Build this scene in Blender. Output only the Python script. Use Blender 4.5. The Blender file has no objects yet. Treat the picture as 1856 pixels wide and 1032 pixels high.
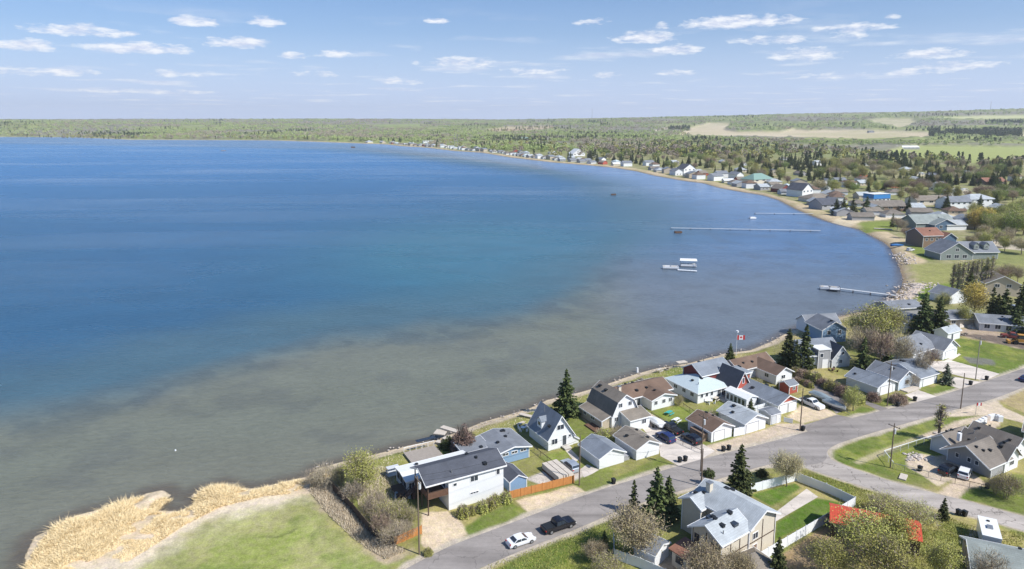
import bpy, math, random
import numpy as np
from mathutils import Vector, Matrix

random.seed(7); RNG = np.random.default_rng(7)
S = bpy.context.scene
COL = S.collection
PI = math.pi
# ------------------------------------------------------------------ camera, sky, sun, exposure
CH = 68.0                       # camera height above the lake, metres
FP = 1237.3; PX0 = 928.0; PY0 = 430.0
PIT = math.atan((PY0-219)/FP)
cam = bpy.data.cameras.new('camera'); camo = bpy.data.objects.new('camera', cam); COL.objects.link(camo)
camo.location = (0, 0, CH); camo.rotation_euler = (PI/2-PIT, 0, 0)
cam.sensor_width = 36; cam.lens = 36*FP/1856; cam.shift_y = -(516-PY0)/1856
cam.clip_start = 1; cam.clip_end = 40000
S.camera = camo
S.render.resolution_x = 1024; S.render.resolution_y = 569
SUN_EL = math.radians(46); SUN_AZ = math.atan2(.87, -.49)      # azimuth from +Y, clockwise
w = bpy.data.worlds.new('World'); S.world = w; w.use_nodes = True
sun = bpy.data.lights.new('sun', 'SUN'); suno = bpy.data.objects.new('sun', sun); COL.objects.link(suno)
sun.energy = 5.0; sun.angle = math.radians(.53); sun.color = (1, .955, .89)
sd = Vector((math.sin(SUN_AZ)*math.cos(SUN_EL), math.cos(SUN_AZ)*math.cos(SUN_EL), math.sin(SUN_EL)))
suno.rotation_euler = sd.to_track_quat('Z', 'Y').to_euler()
S.view_settings.view_transform = 'Standard'; S.view_settings.look = 'None'
S.view_settings.exposure = 0.20; S.view_settings.gamma = 1; S.view_settings.use_curve_mapping = False

class NT:
    def __init__(s, tree): s.t = tree
    def n(s, ty, **kw):
        nd = s.t.nodes.new(ty)
        for k, v in kw.items():
            if k.startswith('i_'):
                key = k[2:]; key = int(key) if key.isdigit() else key.replace('_', ' ')
                nd.inputs[key].default_value = v
            else: setattr(nd, k, v)
        return nd
    def l(s, a, b): s.t.links.new(a, b)
    def math(s, op, a, b=None, c=None, clamp=False):
        nd = s.n('ShaderNodeMath', operation=op, use_clamp=clamp)
        for i, v in enumerate((a, b, c)):
            if v is None: continue
            if isinstance(v, (int, float)): nd.inputs[i].default_value = v
            else: s.l(v, nd.inputs[i])
        return nd.outputs[0]
    def mix(s, f, a, b, mode='MIX'):
        nd = s.n('ShaderNodeMix', data_type='RGBA', blend_type=mode)
        for i, v in ((0, f), (6, a), (7, b)):
            if isinstance(v, (int, float)): nd.inputs[i].default_value = v
            elif isinstance(v, tuple): nd.inputs[i].default_value = (*v[:3], 1)
            else: s.l(v, nd.inputs[i])
        return nd.outputs[2]
    def ramp(s, f, stops):
        nd = s.n('ShaderNodeValToRGB'); cr = nd.color_ramp
        while len(cr.elements) < len(stops): cr.elements.new(.5)
        for e, (p, c) in zip(cr.elements, stops):
            e.position = p; e.color = (c, c, c, 1) if isinstance(c, (int, float)) else (*c, 1)
        s.l(f, nd.inputs[0]); return nd.outputs[0]

def build_sky():
    T = NT(w.node_tree); w.node_tree.nodes.clear()
    out = T.n('ShaderNodeOutputWorld'); bg = T.n('ShaderNodeBackground')
    sky = T.n('ShaderNodeTexSky', sky_type='NISHITA', sun_disc=False)
    sky.sun_elevation = SUN_EL; sky.sun_rotation = SUN_AZ
    sky.altitude = 300; sky.air_density = 1.0; sky.dust_density = 1.6; sky.ozone_density = 2.0
    bg.inputs[1].default_value = SKY_S
    tc = T.n('ShaderNodeTexCoord'); sp = T.n('ShaderNodeSeparateXYZ'); T.l(tc.outputs['Generated'], sp.inputs[0])
    x, y, z = sp.outputs
    az = T.math('ARCTAN2', x, y); el = T.math('ARCSINE', z)
    # ragged noise on the cloud layer, in sky-plane coordinates (a layer of flat based cumulus)
    zz = T.math('MAXIMUM', T.math('ADD', z, .018), .01)
    cv = T.n('ShaderNodeCombineXYZ')
    T.l(T.math('DIVIDE', x, zz), cv.inputs[0]); T.l(T.math('DIVIDE', y, zz), cv.inputs[1])
    n1 = T.n('ShaderNodeTexNoise', i_Scale=.62, i_Detail=5.0, i_Roughness=.55); T.l(cv.outputs[0], n1.inputs['Vector'])
    cov = T.n('ShaderNodeTexNoise', i_Scale=.16, i_Detail=2.0); T.l(cv.outputs[0], cov.inputs['Vector'])
    thr = T.math('MULTIPLY_ADD', cov.outputs[0], .22, .0)
    lay = T.math('ADD', n1.outputs[0], thr)
    layer = T.ramp(lay, [(0, 0), (.65, 0), (.78, .6), (1, .8)])
    lowmask = T.ramp(el, [(0, .35), (.03, .9), (.10, .9), (.14, .2), (.2, .08), (.6, .12), (1, .12)])
    layer = T.math('MULTIPLY', layer, lowmask)
    # individual cumulus of the picture's sky: soft lumps in azimuth / elevation with ragged edges
    ae = T.n('ShaderNodeCombineXYZ'); T.l(az, ae.inputs[0]); T.l(T.math('MULTIPLY', el, 3.4), ae.inputs[1])
    nn = T.n('ShaderNodeTexNoise', i_Scale=38.0, i_Detail=8.0, i_Roughness=.62); T.l(ae.outputs[0], nn.inputs['Vector'])
    rag = T.math('MULTIPLY_ADD', nn.outputs[0], 3.6, -1.9)
    tot = None; shade = None
    for (px, py, hw, hh, dens) in CLOUDS:
        dx, dy, dz = px_dir(px, py)
        a0 = math.atan2(dx, dy); e0 = math.asin(dz)
        da = T.math('MULTIPLY', T.math('SUBTRACT', az, a0), FP/hw)
        de = T.math('MULTIPLY', T.math('SUBTRACT', el, e0), FP/hh)
        dep = T.math('MULTIPLY', T.math('MINIMUM', de, 0), 1.5)     # flat base
        deu = T.math('MAXIMUM', de, 0)
        r2 = T.math('ADD', T.math('MULTIPLY', da, da), T.math('ADD', T.math('MULTIPLY', dep, dep), T.math('MULTIPLY', deu, deu)))
        v = T.math('MULTIPLY', T.math('SUBTRACT', 1.0, r2), dens, clamp=False)
        tot = v if tot is None else T.math('MAXIMUM', tot, v)
    cum = T.ramp(T.math('ADD', tot, rag), [(0, 0), (.03, 0), (.3, .4), (.85, .9), (1, .95)])
    m = T.math('MAXIMUM', cum, layer)
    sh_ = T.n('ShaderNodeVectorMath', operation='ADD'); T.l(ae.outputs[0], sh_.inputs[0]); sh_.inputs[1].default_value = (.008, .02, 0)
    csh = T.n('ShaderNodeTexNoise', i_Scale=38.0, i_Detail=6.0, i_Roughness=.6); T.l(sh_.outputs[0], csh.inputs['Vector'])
    ccol = T.mix(T.math('MULTIPLY_ADD', T.math('SUBTRACT', nn.outputs[0], csh.outputs[0]), 3.2, .55, clamp=True), (6.4, 6.8, 8.3), (9.4, 9.4, 9.6))  # cloud shading painted in: offset noise lightens tops, greys undersides
    hz = T.ramp(el, [(0, .92), (.05, .70), (.12, .30), (.2, .10), (.35, 0), (1, 0)])
    skyc = T.mix(1.0, sky.outputs[0], SKY_TINT, 'MULTIPLY')
    base = T.mix(hz, skyc, (6.0, 7.0, 9.6))
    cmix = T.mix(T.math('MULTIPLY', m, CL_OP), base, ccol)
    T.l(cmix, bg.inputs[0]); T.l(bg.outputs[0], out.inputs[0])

SKY_S = .1; SKY_TINT = (.56, .84, 1.14); CL_OP = .86
def px_dir(px, py):
    f, d = FP*math.cos(PIT)-(py-PY0)*math.sin(PIT), FP*math.sin(PIT)+(py-PY0)*math.cos(PIT)
    v = Vector((px-PX0, f, -d)).normalized(); return v.x, v.y, v.z
CLOUDS = [(355,41,46,12,1),(480,41,32,11,1),(432,80,64,13,1),(250,90,82,13,1),(150,58,90,12,.8),(45,84,52,12,.9),(118,132,44,9,.8),
 (528,102,26,8,.8),(612,99,38,10,.8),(795,39,26,7,.7),(835,115,78,13,.7),(1172,70,62,14,1.1),(1225,92,50,11,.95),(1205,48,18,8,.9),
 (1340,42,105,15,1.05),(1398,74,64,10,.8),(1462,101,66,15,.7),(1545,53,70,10,.8),(1545,66,34,7,.7),(1685,99,62,11,.8),(1730,121,66,9,.8),
 (1616,32,14,6,.6),(970,131,60,9,.6),(1095,137,30,7,.6),(1220,133,42,7,.6),(730,148,50,8,.5),(575,135,40,7,.6),(250,166,120,6,.5),
 (1075,41,42,7,.5),(1650,132,50,8,.5),(1500,140,44,8,.5),(20,130,60,9,.5),(330,135,60,7,.4)]
build_sky()

# ------------------------------------------------------------------ geometry of the place
GZ = 1.2                        # level of the built-up shore above the lake
def G(px, py, z=GZ):            # where the sight line through a spot of the photograph meets height z
    v = py-PY0; f = FP*math.cos(PIT)-v*math.sin(PIT); d = FP*math.sin(PIT)+v*math.cos(PIT)
    t = (CH-z)/d
    return Vector(((px-PX0)*t, f*t, z))
RD = math.radians(28.5)

def fbm(X, Y, scale, octv=4, seed=0):
    out = np.zeros_like(X, dtype=float); amp = 1; tot = 0
    for o in range(octv):
        s = scale/(2**o); x = X/s+17.3*o+seed*3.7; y = Y/s-9.1*o+seed*1.3
        xi = np.floor(x).astype(np.int64); yi = np.floor(y).astype(np.int64); fx = x-xi; fy = y-yi
        fx = fx*fx*(3-2*fx); fy = fy*fy*(3-2*fy)
        def h(a, b):
            n = (a*374761393+b*668265263+seed*144665) & 0x7fffffff
            n = ((n ^ (n >> 13))*1274126177) & 0x7fffffff
            return ((n ^ (n >> 16)) & 0xffff)/65535.
        v = (h(xi, yi)*(1-fx)+h(xi+1, yi)*fx)*(1-fy)+(h(xi, yi+1)*(1-fx)+h(xi+1, yi+1)*fx)*fy
        out += amp*v; tot += amp; amp *= .5
    return out/tot
def sstep(a, b, x):
    t = np.clip((x-a)/(b-a), 0, 1); return t*t*(3-2*t)
def seg_dist(X, Y, P, closed=True):
    d = np.full(X.shape, 1e18); n = len(P)
    for i in range(n if closed else n-1):
        ax, ay = P[i]; bx, by = P[(i+1) % n]; ux, uy = bx-ax, by-ay; L = ux*ux+uy*uy+1e-12
        t = np.clip(((X-ax)*ux+(Y-ay)*uy)/L, 0, 1)
        np.minimum(d, (X-ax-t*ux)**2+(Y-ay-t*uy)**2, out=d)
    return np.sqrt(d)
def inside(X, Y, P):
    c = np.zeros(X.shape, bool); n = len(P)
    for i in range(n):
        ax, ay = P[i]; bx, by = P[(i+1) % n]
        if ay == by: continue
        m = ((ay > Y) != (by > Y)) & (X < (bx-ax)*(Y-ay)/(by-ay)+ax)
        c ^= m
    return c
def sdist(X, Y, P):             # positive inside
    d = seg_dist(X, Y, P); return np.where(inside(X, Y, P), d, -d)

SHORE_PX = [(58,1032),(42,1012),(61,973),(98,956),(107,948),(132,936),(156,929),(198,919),(207,913),(244,907),(264,894),(296,888),(312,898),(293,912),(279,925),
 (325,926),(354,912),(344,899),(366,887),(403,876),(424,884),(466,885),(510,874),(556,864),(571,850),(615,838),(676,824),(742,807),(791,797),(842,778),(871,766),
 (891,760),(920,752),(957,741),(991,725),(1051,711),(1089,700),(1128,686),(1155,677),(1189,668),(1250,658),(1312,641),(1359,635),(1395,620),(1417,608),(1449,593),
 (1474,587),(1511,575),(1560,565),(1596,551),(1619,536),(1634,519),(1636,508),(1628,480),(1620,464),(1613,450),(1600,439),(1580,429),(1556,416),(1527,409),(1500,402),
 (1470,391),(1441,379),(1411,363),(1382,354),(1344,348),(1305,341),(1276,332.5),(1237,327.6),(1188,319),(1155,311),(1120,305.5),(1087,301.6),(1005,295),(923,285.5),
 (874,277),(824,274),(774,268),(725,265),(700,262),(604,258.5),(490,254.7),(340,254),(234,253.6),(196,251.7),(132,249),(0,248.5),(-150,248)]
SHORE = [(G(x, y, 0).x, G(x, y, 0).y) for x, y in SHORE_PX]
LAND = [(-95, -400), (-105, 30), (-92, 72)]+SHORE+[(-5500, 2800), (-9000, 2200), (-16000, 2000), (-16000, 20000), (20000, 20000), (20000, -400)]

def hills(X, Y, dl):
    R = np.hypot(X, Y); az = np.arctan2(X, Y)
    A = np.interp(az, [-1.2, -.7, 0, .14, .36, .56, .75, 1.2], [76, 70, 68, 84, 114, 136, 144, 148])
    t = sstep(1900, 6600, R)
    z = A*t*sstep(40, 700, dl)+(fbm(X, Y, 900, 3, 3)-.5)*26*sstep(2400, 5000, R)*sstep(100, 900, dl)
    return z
def ground_z(X, Y, dl=None):
    if dl is None: dl = sdist(X, Y, LAND)
    z = np.where(dl < 0, np.maximum(-2.5, .16*dl), GZ*sstep(0, 5.5, dl))
    return z+hills(X, Y, dl)
def gz(x, y):
    return float(ground_z(np.array([float(x)]), np.array([float(y)]))[0])
def to_px(X, Y, Z):
    dz = Z-CH; f = Y*math.cos(PIT)-dz*math.sin(PIT); u = Y*math.sin(PIT)+dz*math.cos(PIT)
    f = np.where(f > 1, f, 1); return PX0+FP*X/f, PY0-FP*u/f

# ------------------------------------------------------------------ materials
MATS = {}
def lin(c):
    return tuple(((v/255+.055)/1.055)**2.4 if v > 10 else v/255/12.92 for v in c)
def mat(name, col, rough=.8, metal=0, noise=.18, nscale=1.5, bump=0, bscale=8, kind=None, spec=.3, rnd=0):
    if name in MATS: return MATS[name]
    m = bpy.data.materials.new(name); m.use_nodes = True; T = NT(m.node_tree); b = m.node_tree.nodes['Principled BSDF']
    b.inputs['Roughness'].default_value = rough; b.inputs['Metallic'].default_value = metal
    b.inputs['Specular IOR Level'].default_value = spec
    tc = T.n('ShaderNodeTexCoord')
    n = T.n('ShaderNodeTexNoise', i_Scale=nscale, i_Detail=5.0, i_Roughness=.6); T.l(tc.outputs['Object'], n.inputs['Vector'])
    f = T.math('MULTIPLY_ADD', n.outputs[0], 2*noise, 1-noise)
    n2 = T.n('ShaderNodeTexNoise', i_Scale=nscale*7, i_Detail=3.0); T.l(tc.outputs['Object'], n2.inputs['Vector'])
    f = T.math('MULTIPLY', f, T.math('MULTIPLY_ADD', n2.outputs[0], noise, 1-noise/2))
    if rnd:
        oi = T.n('ShaderNodeObjectInfo'); f = T.math('MULTIPLY', f, T.math('MULTIPLY_ADD', oi.outputs['Random'], 2*rnd, 1-rnd))
    hgt = None
    if kind == 'siding':
        wv = T.n('ShaderNodeTexWave', wave_type='BANDS', bands_direction='Z', wave_profile='SAW', i_Scale=.31*5, i_Distortion=0.0)
        T.l(tc.outputs['Object'], wv.inputs['Vector']); f = T.math('MULTIPLY', f, T.math('MULTIPLY_ADD', wv.outputs[1], .10, .92)); hgt = wv.outputs[1]
    if kind == 'shingle':
        br = T.n('ShaderNodeTexBrick', i_Scale=1.0, i_Color1=(.93, .93, .93, 1), i_Color2=(1.05, 1.05, 1.05, 1), i_Mortar=(.86, .86, .86, 1))
        br.inputs['Mortar Size'].default_value = .03; br.inputs['Brick Width'].default_value = .9; br.inputs['Row Height'].default_value = .3
        T.l(tc.outputs['Object'], br.inputs['Vector']); f = T.math('MULTIPLY', f, T.math('MULTIPLY', br.outputs[0], 1.0))
        st = T.n('ShaderNodeTexNoise', i_Scale=.35, i_Detail=3.0); T.l(tc.outputs['Object'], st.inputs['Vector'])
        f = T.math('MULTIPLY', f, T.math('MULTIPLY_ADD', st.outputs[0], .8, .6))
    if kind == 'planks':
        wv = T.n('ShaderNodeTexWave', wave_type='BANDS', bands_direction='X', wave_profile='SAW', i_Scale=1.2, i_Distortion=0.0)
        T.l(tc.outputs['Object'], wv.inputs['Vector']); f = T.math('MULTIPLY', f, T.math('MULTIPLY_ADD', wv.outputs[1], .3, .82)); hgt = wv.outputs[1]
    c = T.mix(1.0, (*col, 1), f, 'MULTIPLY') if False else None
    mx = T.n('ShaderNodeVectorMath', operation='SCALE'); mx.inputs[0].default_value = col; T.l(f, mx.inputs['Scale'])
    T.l(mx.outputs[0], b.inputs['Base Color'])
    if bump or hgt is not None:
        bp = T.n('ShaderNodeBump', i_Strength=.5 if hgt is not None else bump, i_Distance=.03 if hgt is not None else .1)
        if hgt is None:
            n3 = T.n('ShaderNodeTexNoise', i_Scale=bscale, i_Detail=4.0); T.l(tc.outputs['Object'], n3.inputs['Vector']); hgt = n3.outputs[0]
        T.l(hgt, bp.inputs['Height']); T.l(bp.outputs[0], b.inputs['Normal'])
    MATS[name] = m; return m
def M(name): return MATS[name]
mat('white_siding', (.78,.79,.80), .6, kind='siding', noise=.05)
mat('cream_siding', (.66,.60,.50), .7, kind='siding', noise=.06)
mat('grey_siding', (.36,.36,.37), .7, kind='siding', noise=.07)
mat('light_grey_siding', (.58,.60,.62), .7, kind='siding', noise=.06)
mat('blue_siding', (.23,.35,.51), .65, kind='siding', noise=.07)
mat('pale_blue_siding', (.50,.58,.66), .65, kind='siding', noise=.07)
mat('dark_blue_siding', (.10,.16,.24), .65, kind='siding', noise=.07)
mat('red_siding', (.42,.10,.07), .7, kind='siding', noise=.08)
mat('dark_red_siding', (.20,.05,.045), .7, kind='siding', noise=.08)
mat('brown_siding', (.25,.17,.12), .7, kind='siding', noise=.08)
mat('tan_siding', (.50,.43,.33), .7, kind='siding', noise=.08)
mat('green_siding', (.25,.285,.27), .7, kind='siding', noise=.08)
mat('stucco', (.60,.54,.44), .9, noise=.08, bump=.3, bscale=20)
mat('white_trim', (.80,.80,.80), .5, noise=.04)
mat('brown_trim', (.09,.06,.045), .6, noise=.1)
for nm, c in [('charcoal_shingle',(.085,.092,.112)),('grey_shingle',(.20,.215,.24)),('light_grey_shingle',(.40,.43,.45)),('brown_shingle',(.17,.115,.085)),
              ('tan_shingle',(.23,.20,.165)),('dark_brown_shingle',(.20,.175,.15)),('blue_grey_shingle',(.21,.235,.27)),('green_grey_shingle',(.27,.30,.285)),
              ('red_brown_shingle',(.26,.13,.09))]:
    mat(nm, c, .9, kind='shingle', noise=.14, nscale=.8)
mat('pale_metal_roof', (.52,.60,.62), .45, noise=.06, kind='planks', metal=.0, spec=.5)
mat('white_roof', (.72,.73,.72), .6, noise=.10)
mat('green_roof', (.20,.31,.27), .6, noise=.10)
mat('red_roof', (.56,.085,.045), .7, noise=.35, kind='planks')
mat('blue_metal', (.05,.22,.50), .5, noise=.1)
mat('glass_dark', (.035,.045,.06), .12, noise=.2, spec=.6)
mat('dark_door', (.07,.08,.09), .5)
mat('concrete', (.50,.47,.42), .9, noise=.12, nscale=.6, bump=.2)
mat('wood_orange', (.50,.22,.07), .75, noise=.22, kind='planks')
mat('wood_brown', (.16,.09,.06), .8, noise=.22, kind='planks')
mat('wood_grey', (.34,.30,.26), .85, noise=.2, kind='planks')
mat('wood_pale', (.56,.50,.43), .85, noise=.15, kind='planks')
mat('pole_wood', (.17,.13,.10), .9, noise=.2)
mat('fence_dark', (.085,.06,.045), .85, noise=.25, kind='planks')
mat('vinyl_white', (.78,.80,.82), .45, noise=.03)
mat('dock_grey', (.50,.52,.54), .7, noise=.12)
mat('loader_yellow', (.50,.26,.06), .5, noise=.1)
mat('grey_metal', (.35,.36,.37), .4, metal=.6)
mat('plastic_black', (.02,.022,.024), .45, noise=.1)
mat('rubber', (.018,.018,.018), .8)
mat('paint_white', (.75,.76,.78), .25, noise=.02, spec=.6)
mat('paint_black', (.012,.013,.018), .2, noise=.02, spec=.6)
mat('paint_navy', (.02,.03,.11), .2, noise=.02, spec=.6)
mat('paint_silver', (.38,.42,.47), .25, noise=.02, spec=.7, metal=.3)
mat('paint_orange', (.60,.24,.05), .4, noise=.08)
mat('paint_red', (.5,.03,.03), .4, noise=.05)
mat('tarp_grey', (.22,.27,.30), .7, noise=.15)
mat('tarp_teal', (.05,.36,.33), .6, noise=.2)
mat('canvas_blue', (.03,.14,.36), .7, noise=.1)
mat('headlamp', (.85,.85,.8), .15, noise=.02)
mat('taillamp', (.45,.02,.02), .3, noise=.02)
mat('rock', (.52,.46,.41), .95, noise=.3, bump=.6, bscale=3, rnd=.2)
mat('bark', (.17,.14,.11), .95, noise=.3, rnd=.15)
mat('pale_bark', (.33,.30,.25), .95, noise=.25, rnd=.15)
def leafmat(name, c1, c2, rough=.75):
    m = bpy.data.materials.new(name); m.use_nodes = True; T = NT(m.node_tree); b = m.node_tree.nodes['Principled BSDF']
    b.inputs['Roughness'].default_value = rough; b.inputs['Specular IOR Level'].default_value = .2
    g = T.n('ShaderNodeNewGeometry'); oi = T.n('ShaderNodeObjectInfo'); tc = T.n('ShaderNodeTexCoord')
    n = T.n('ShaderNodeTexNoise', i_Scale=.9, i_Detail=3.0); T.l(tc.outputs['Object'], n.inputs['Vector'])
    f = T.math('ADD', T.math('MULTIPLY', g.outputs['Random Per Island'], .7), T.math('MULTIPLY_ADD', n.outputs[0], .8, -.25), clamp=True)
    c = T.mix(f, c1, c2)
    v = T.n('ShaderNodeHueSaturation'); T.l(c, v.inputs['Color'])
    T.l(T.math('MULTIPLY_ADD', oi.outputs['Random'], .5, .78), v.inputs['Value'])
    T.l(T.math('MULTIPLY_ADD', oi.outputs['Random'], .03, .487), v.inputs['Hue'])
    T.l(v.outputs[0], b.inputs['Base Color'])
    MATS[name] = m
leafmat('spruce_needles', (.026,.046,.018), (.145,.165,.055))
leafmat('spruce_blue', (.05,.075,.05), (.17,.19,.12))
leafmat('bud_green', (.24,.245,.06), (.46,.45,.135))
leafmat('hill_green', (.27,.32,.10), (.42,.46,.19))
leafmat('bud_yellow', (.42,.33,.08), (.68,.53,.14))
leafmat('bud_tan', (.30,.25,.13), (.52,.45,.25))
leafmat('bright_green', (.12,.17,.035), (.26,.32,.07))
leafmat('twig', (.27,.225,.17), (.46,.39,.30))
leafmat('twig_red', (.22,.15,.12), (.38,.28,.22))
leafmat('reed', (.46,.33,.19), (.82,.65,.43))
leafmat('dry_stalk', (.44,.37,.26), (.74,.65,.50))

# ------------------------------------------------------------------ mesh helpers
class MB:
    def __init__(s): s.v = []; s.f = []
    def add(s, vs, fs):
        o = len(s.v); s.v += [tuple(p) for p in vs]; s.f += [tuple(i+o for i in f) for f in fs]; return s
    def box(s, x0, x1, y0, y1, z0, z1, m=None):
        vs = [Vector((x, y, z)) for z in (z0, z1) for x, y in ((x0, y0), (x1, y0), (x1, y1), (x0, y1))]
        if m is not None: vs = [m @ v for v in vs]
        return s.add(vs, [(0,3,2,1),(4,5,6,7),(0,1,5,4),(1,2,6,5),(2,3,7,6),(3,0,4,7)])
    def bar(s, a, b, r, r2=None, n=4, cap=True):
        a = Vector(a); b = Vector(b); d = (b-a)
        if d.length < 1e-6: return s
        d.normalize(); u = d.orthogonal().normalized(); w_ = d.cross(u); r2 = r if r2 is None else r2
        vs = [a+(u*math.cos(2*PI*i/n)+w_*math.sin(2*PI*i/n))*r for i in range(n)]+[b+(u*math.cos(2*PI*i/n)+w_*math.sin(2*PI*i/n))*r2 for i in range(n)]
        fs = [(i, (i+1) % n, n+(i+1) % n, n+i) for i in range(n)]
        if cap: fs += [tuple(range(n-1, -1, -1)), tuple(range(n, 2*n))]
        return s.add(vs, fs)
    def prism(s, pts, z0, z1):      # pts xy counter-clockwise
        n = len(pts); vs = [(x, y, z0) for x, y in pts]+[(x, y, z1) for x, y in pts]
        return s.add(vs, [tuple(range(n-1, -1, -1)), tuple(range(n, 2*n))]+[(i, (i+1) % n, n+(i+1) % n, n+i) for i in range(n)])
    def mesh(s, name):
        me = bpy.data.meshes.new(name); me.from_pydata(s.v, [], s.f); me.update(); return me
    def build(s, name, m, parent=None, loc=None, smooth=False):
        me = s.mesh(name); ms = m if isinstance(m, (list, tuple)) else [m]
        for q in ms: me.materials.append(M(q) if isinstance(q, str) else q)
        if smooth: me.shade_smooth()
        o = bpy.data.objects.new(name, me); COL.objects.link(o)
        if parent is not None: o.parent = parent
        if loc is not None: o.location = loc
        return o
def tag(o, label=None, cat=None, group=None, kind=None):
    if label: o['label'] = label
    if cat: o['category'] = cat
    if group: o['group'] = group
    if kind: o['kind'] = kind
    return o
def thing(name, label, cat, loc, rot=0, group=None):
    o = bpy.data.objects.new(name, None); COL.objects.link(o); o.location = loc; o.rotation_euler = (0, 0, rot); o.empty_display_size = .5
    return tag(o, label, cat, group)
def copy_tree(o, parent=None):
    c = o.copy(); COL.objects.link(c); c.parent = parent
    for ch in [q for q in KIDS.get(o.name, None) or o.children]: copy_tree(ch, c)
    return c
KIDS = {}
def np_mesh(name, V, Fq, mats=(), matidx=None, smooth=False):
    """V (n,3); Fq (m,3|4)"""
    me = bpy.data.meshes.new(name); V = np.asarray(V, np.float32); Fq = np.asarray(Fq, np.int32); k = Fq.shape[1]
    me.vertices.add(len(V)); me.vertices.foreach_set('co', V.ravel())
    me.loops.add(Fq.size); me.loops.foreach_set('vertex_index', Fq.ravel())
    me.polygons.add(len(Fq)); me.polygons.foreach_set('loop_start', np.arange(0, Fq.size, k, dtype=np.int32))
    for m in mats: me.materials.append(M(m) if isinstance(m, str) else m)
    if matidx is not None: me.polygons.foreach_set('material_index', np.asarray(matidx, np.int32))
    me.polygons.foreach_set('use_smooth', np.full(len(Fq), smooth))
    me.update(calc_edges=True); return me
def link(name, me, parent=None, loc=None):
    o = bpy.data.objects.new(name, me); COL.objects.link(o)
    if parent is not None: o.parent = parent
    if loc is not None: o.location = loc
    return o
#@@SETTING
# ------------------------------------------------------------------ ground, water, air
def polar(azf, R):
    A, Rr = np.meshgrid(azf, R); return (Rr*np.sin(A)).ravel(), (Rr*np.cos(A)).ravel(), A.shape
def grid_faces(nr, nc, wrap):
    i = np.arange(nr-1)[:, None]*nc; j = np.arange(nc if wrap else nc-1)[None, :]; jn = (j+1) % nc
    return np.stack([i+j, i+nc+j, i+nc+jn, i+jn], -1).reshape(-1, 4)[:, ::-1]
fine = np.radians(np.arange(-39, 39.01, .17))
azf = np.concatenate([fine, np.radians(np.arange(42, 320, 4.))])
Rs = [12, 30, 45, 58, 68, 76, 82]+list(np.arange(86, 210, .42)); r = 210.
while r < 9800:
    Rs.append(r); r += max(.6, r*(.0062 if r < 3000 else .012))
Rs = np.array(Rs+[9800.])
X, Y, shp = polar(azf, Rs)
DL = sdist(X, Y, LAND)
Z = ground_z(X, Y, DL)
U, V = to_px(X, Y, Z)
N1 = fbm(X, Y, 18, 4, 1); N2 = fbm(X, Y, 4.5, 3, 2); N3 = fbm(X, Y, 160, 4, 5); Rr = np.hypot(X, Y)
C = np.zeros((len(X), 3))
def fill(mask, c): C[:] = C*(1-mask[:, None])+np.array(c)[None, :]*mask[:, None]
def region(px, soft=.5, wob=1.2, z=GZ, noise=None):
    P = [(G(a, b, z).x, G(a, b, z).y) for a, b in px]; xs = [p[0] for p in P]; ys = [p[1] for p in P]; pad = soft*2+wob*2+2
    m = np.zeros(len(X)); s = (X > min(xs)-pad) & (X < max(xs)+pad) & (Y > min(ys)-pad) & (Y < max(ys)+pad)
    if s.any():
        d = sdist(X[s], Y[s], P)+(N2[s]-.5)*2*wob; m[s] = sstep(-soft, soft, d)
    return m
DRY, OLV, GRN, FRESH, SAND, CONC, DIRT, REEDG = (.36,.31,.13), (.235,.225,.08), (.165,.195,.05), (.10,.185,.025), (.60,.485,.34), (.52,.46,.40), (.30,.235,.17), (.62,.49,.33)
fill(np.ones(len(X)), OLV); fill(sstep(.46, .62, N1), DRY); fill(sstep(.55, .66, fbm(X, Y, 9, 3, 9))*.8, GRN)
town = sstep(230, 330, Rr); fill(town*.75, (.25,.24,.12)); fill(town*sstep(.54, .64, N2)*.5, (.42,.36,.25)); fill(town*sstep(.48, .58, N1)*.7, (.20,.225,.075))
far = sstep(1300, 1700, Rr); fill(far, (.21,.24,.09)); fill(far*sstep(.45, .55, N3), (.27,.30,.11)); fill(far*sstep(.52,.6,fbm(X,Y,60,3,12))*.5, (.21,.195,.14))
# --- lots beside the street
fill(region([(0,1032),(58,1032),(300,1000),(330,965),(400,930),(500,905),(575,925),(620,960),(665,1010),(700,1050),(600,1200),(-100,1200)], 5, 4), (.40,.38,.19))
fill(region([(150,1100),(330,1000),(430,960),(540,915),(575,935),(620,975),(650,1010),(700,1050),(650,1150)], 9, 5), (.27,.30,.09))
fill(region([(560,1100),(540,1000),(600,985),(690,1032),(735,1032),(700,1150)], 5, 3)*.6, (.17,.24,.05))
PK = region([(250,1100),(330,990),(430,950),(545,908),(600,945),(650,1005),(720,1060),(650,1150)], 6, 3)
fill(PK*sstep(.5, .62, fbm(X, Y, 11, 4, 61))*.6, (.40,.37,.17)); fill(PK*sstep(.56, .7, fbm(X, Y, 5, 3, 62))*.45, (.15,.20,.05))
for px in ([(466,974),(500,976),(530,966),(541,957),(538,956),(525,964),(500,973)], [(490,1013),(520,1018),(528,1009),(518,1014)]): fill(region(px, .15, .1)*.7, (.13,.15,.05))
fill(region([(42,1012),(98,956),(200,919),(300,890),(420,880),(556,864),(600,845),(600,870),(560,900),(480,912),(400,930),(335,965),(280,1005),(200,1050),(60,1100)], .7, 1.5), REEDG)
fill(region([(60,1040),(180,1010),(270,975),(350,935),(450,905),(560,890),(570,905),(470,920),(400,940),(330,985),(250,1032),(90,1100)], 3, 3)*.85, (.64,.55,.42))
fill(region([(560,900),(600,870),(640,930),(700,985),(735,1000),(700,1020),(660,1000),(610,950)], 1, 2), (.42,.34,.23))
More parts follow.
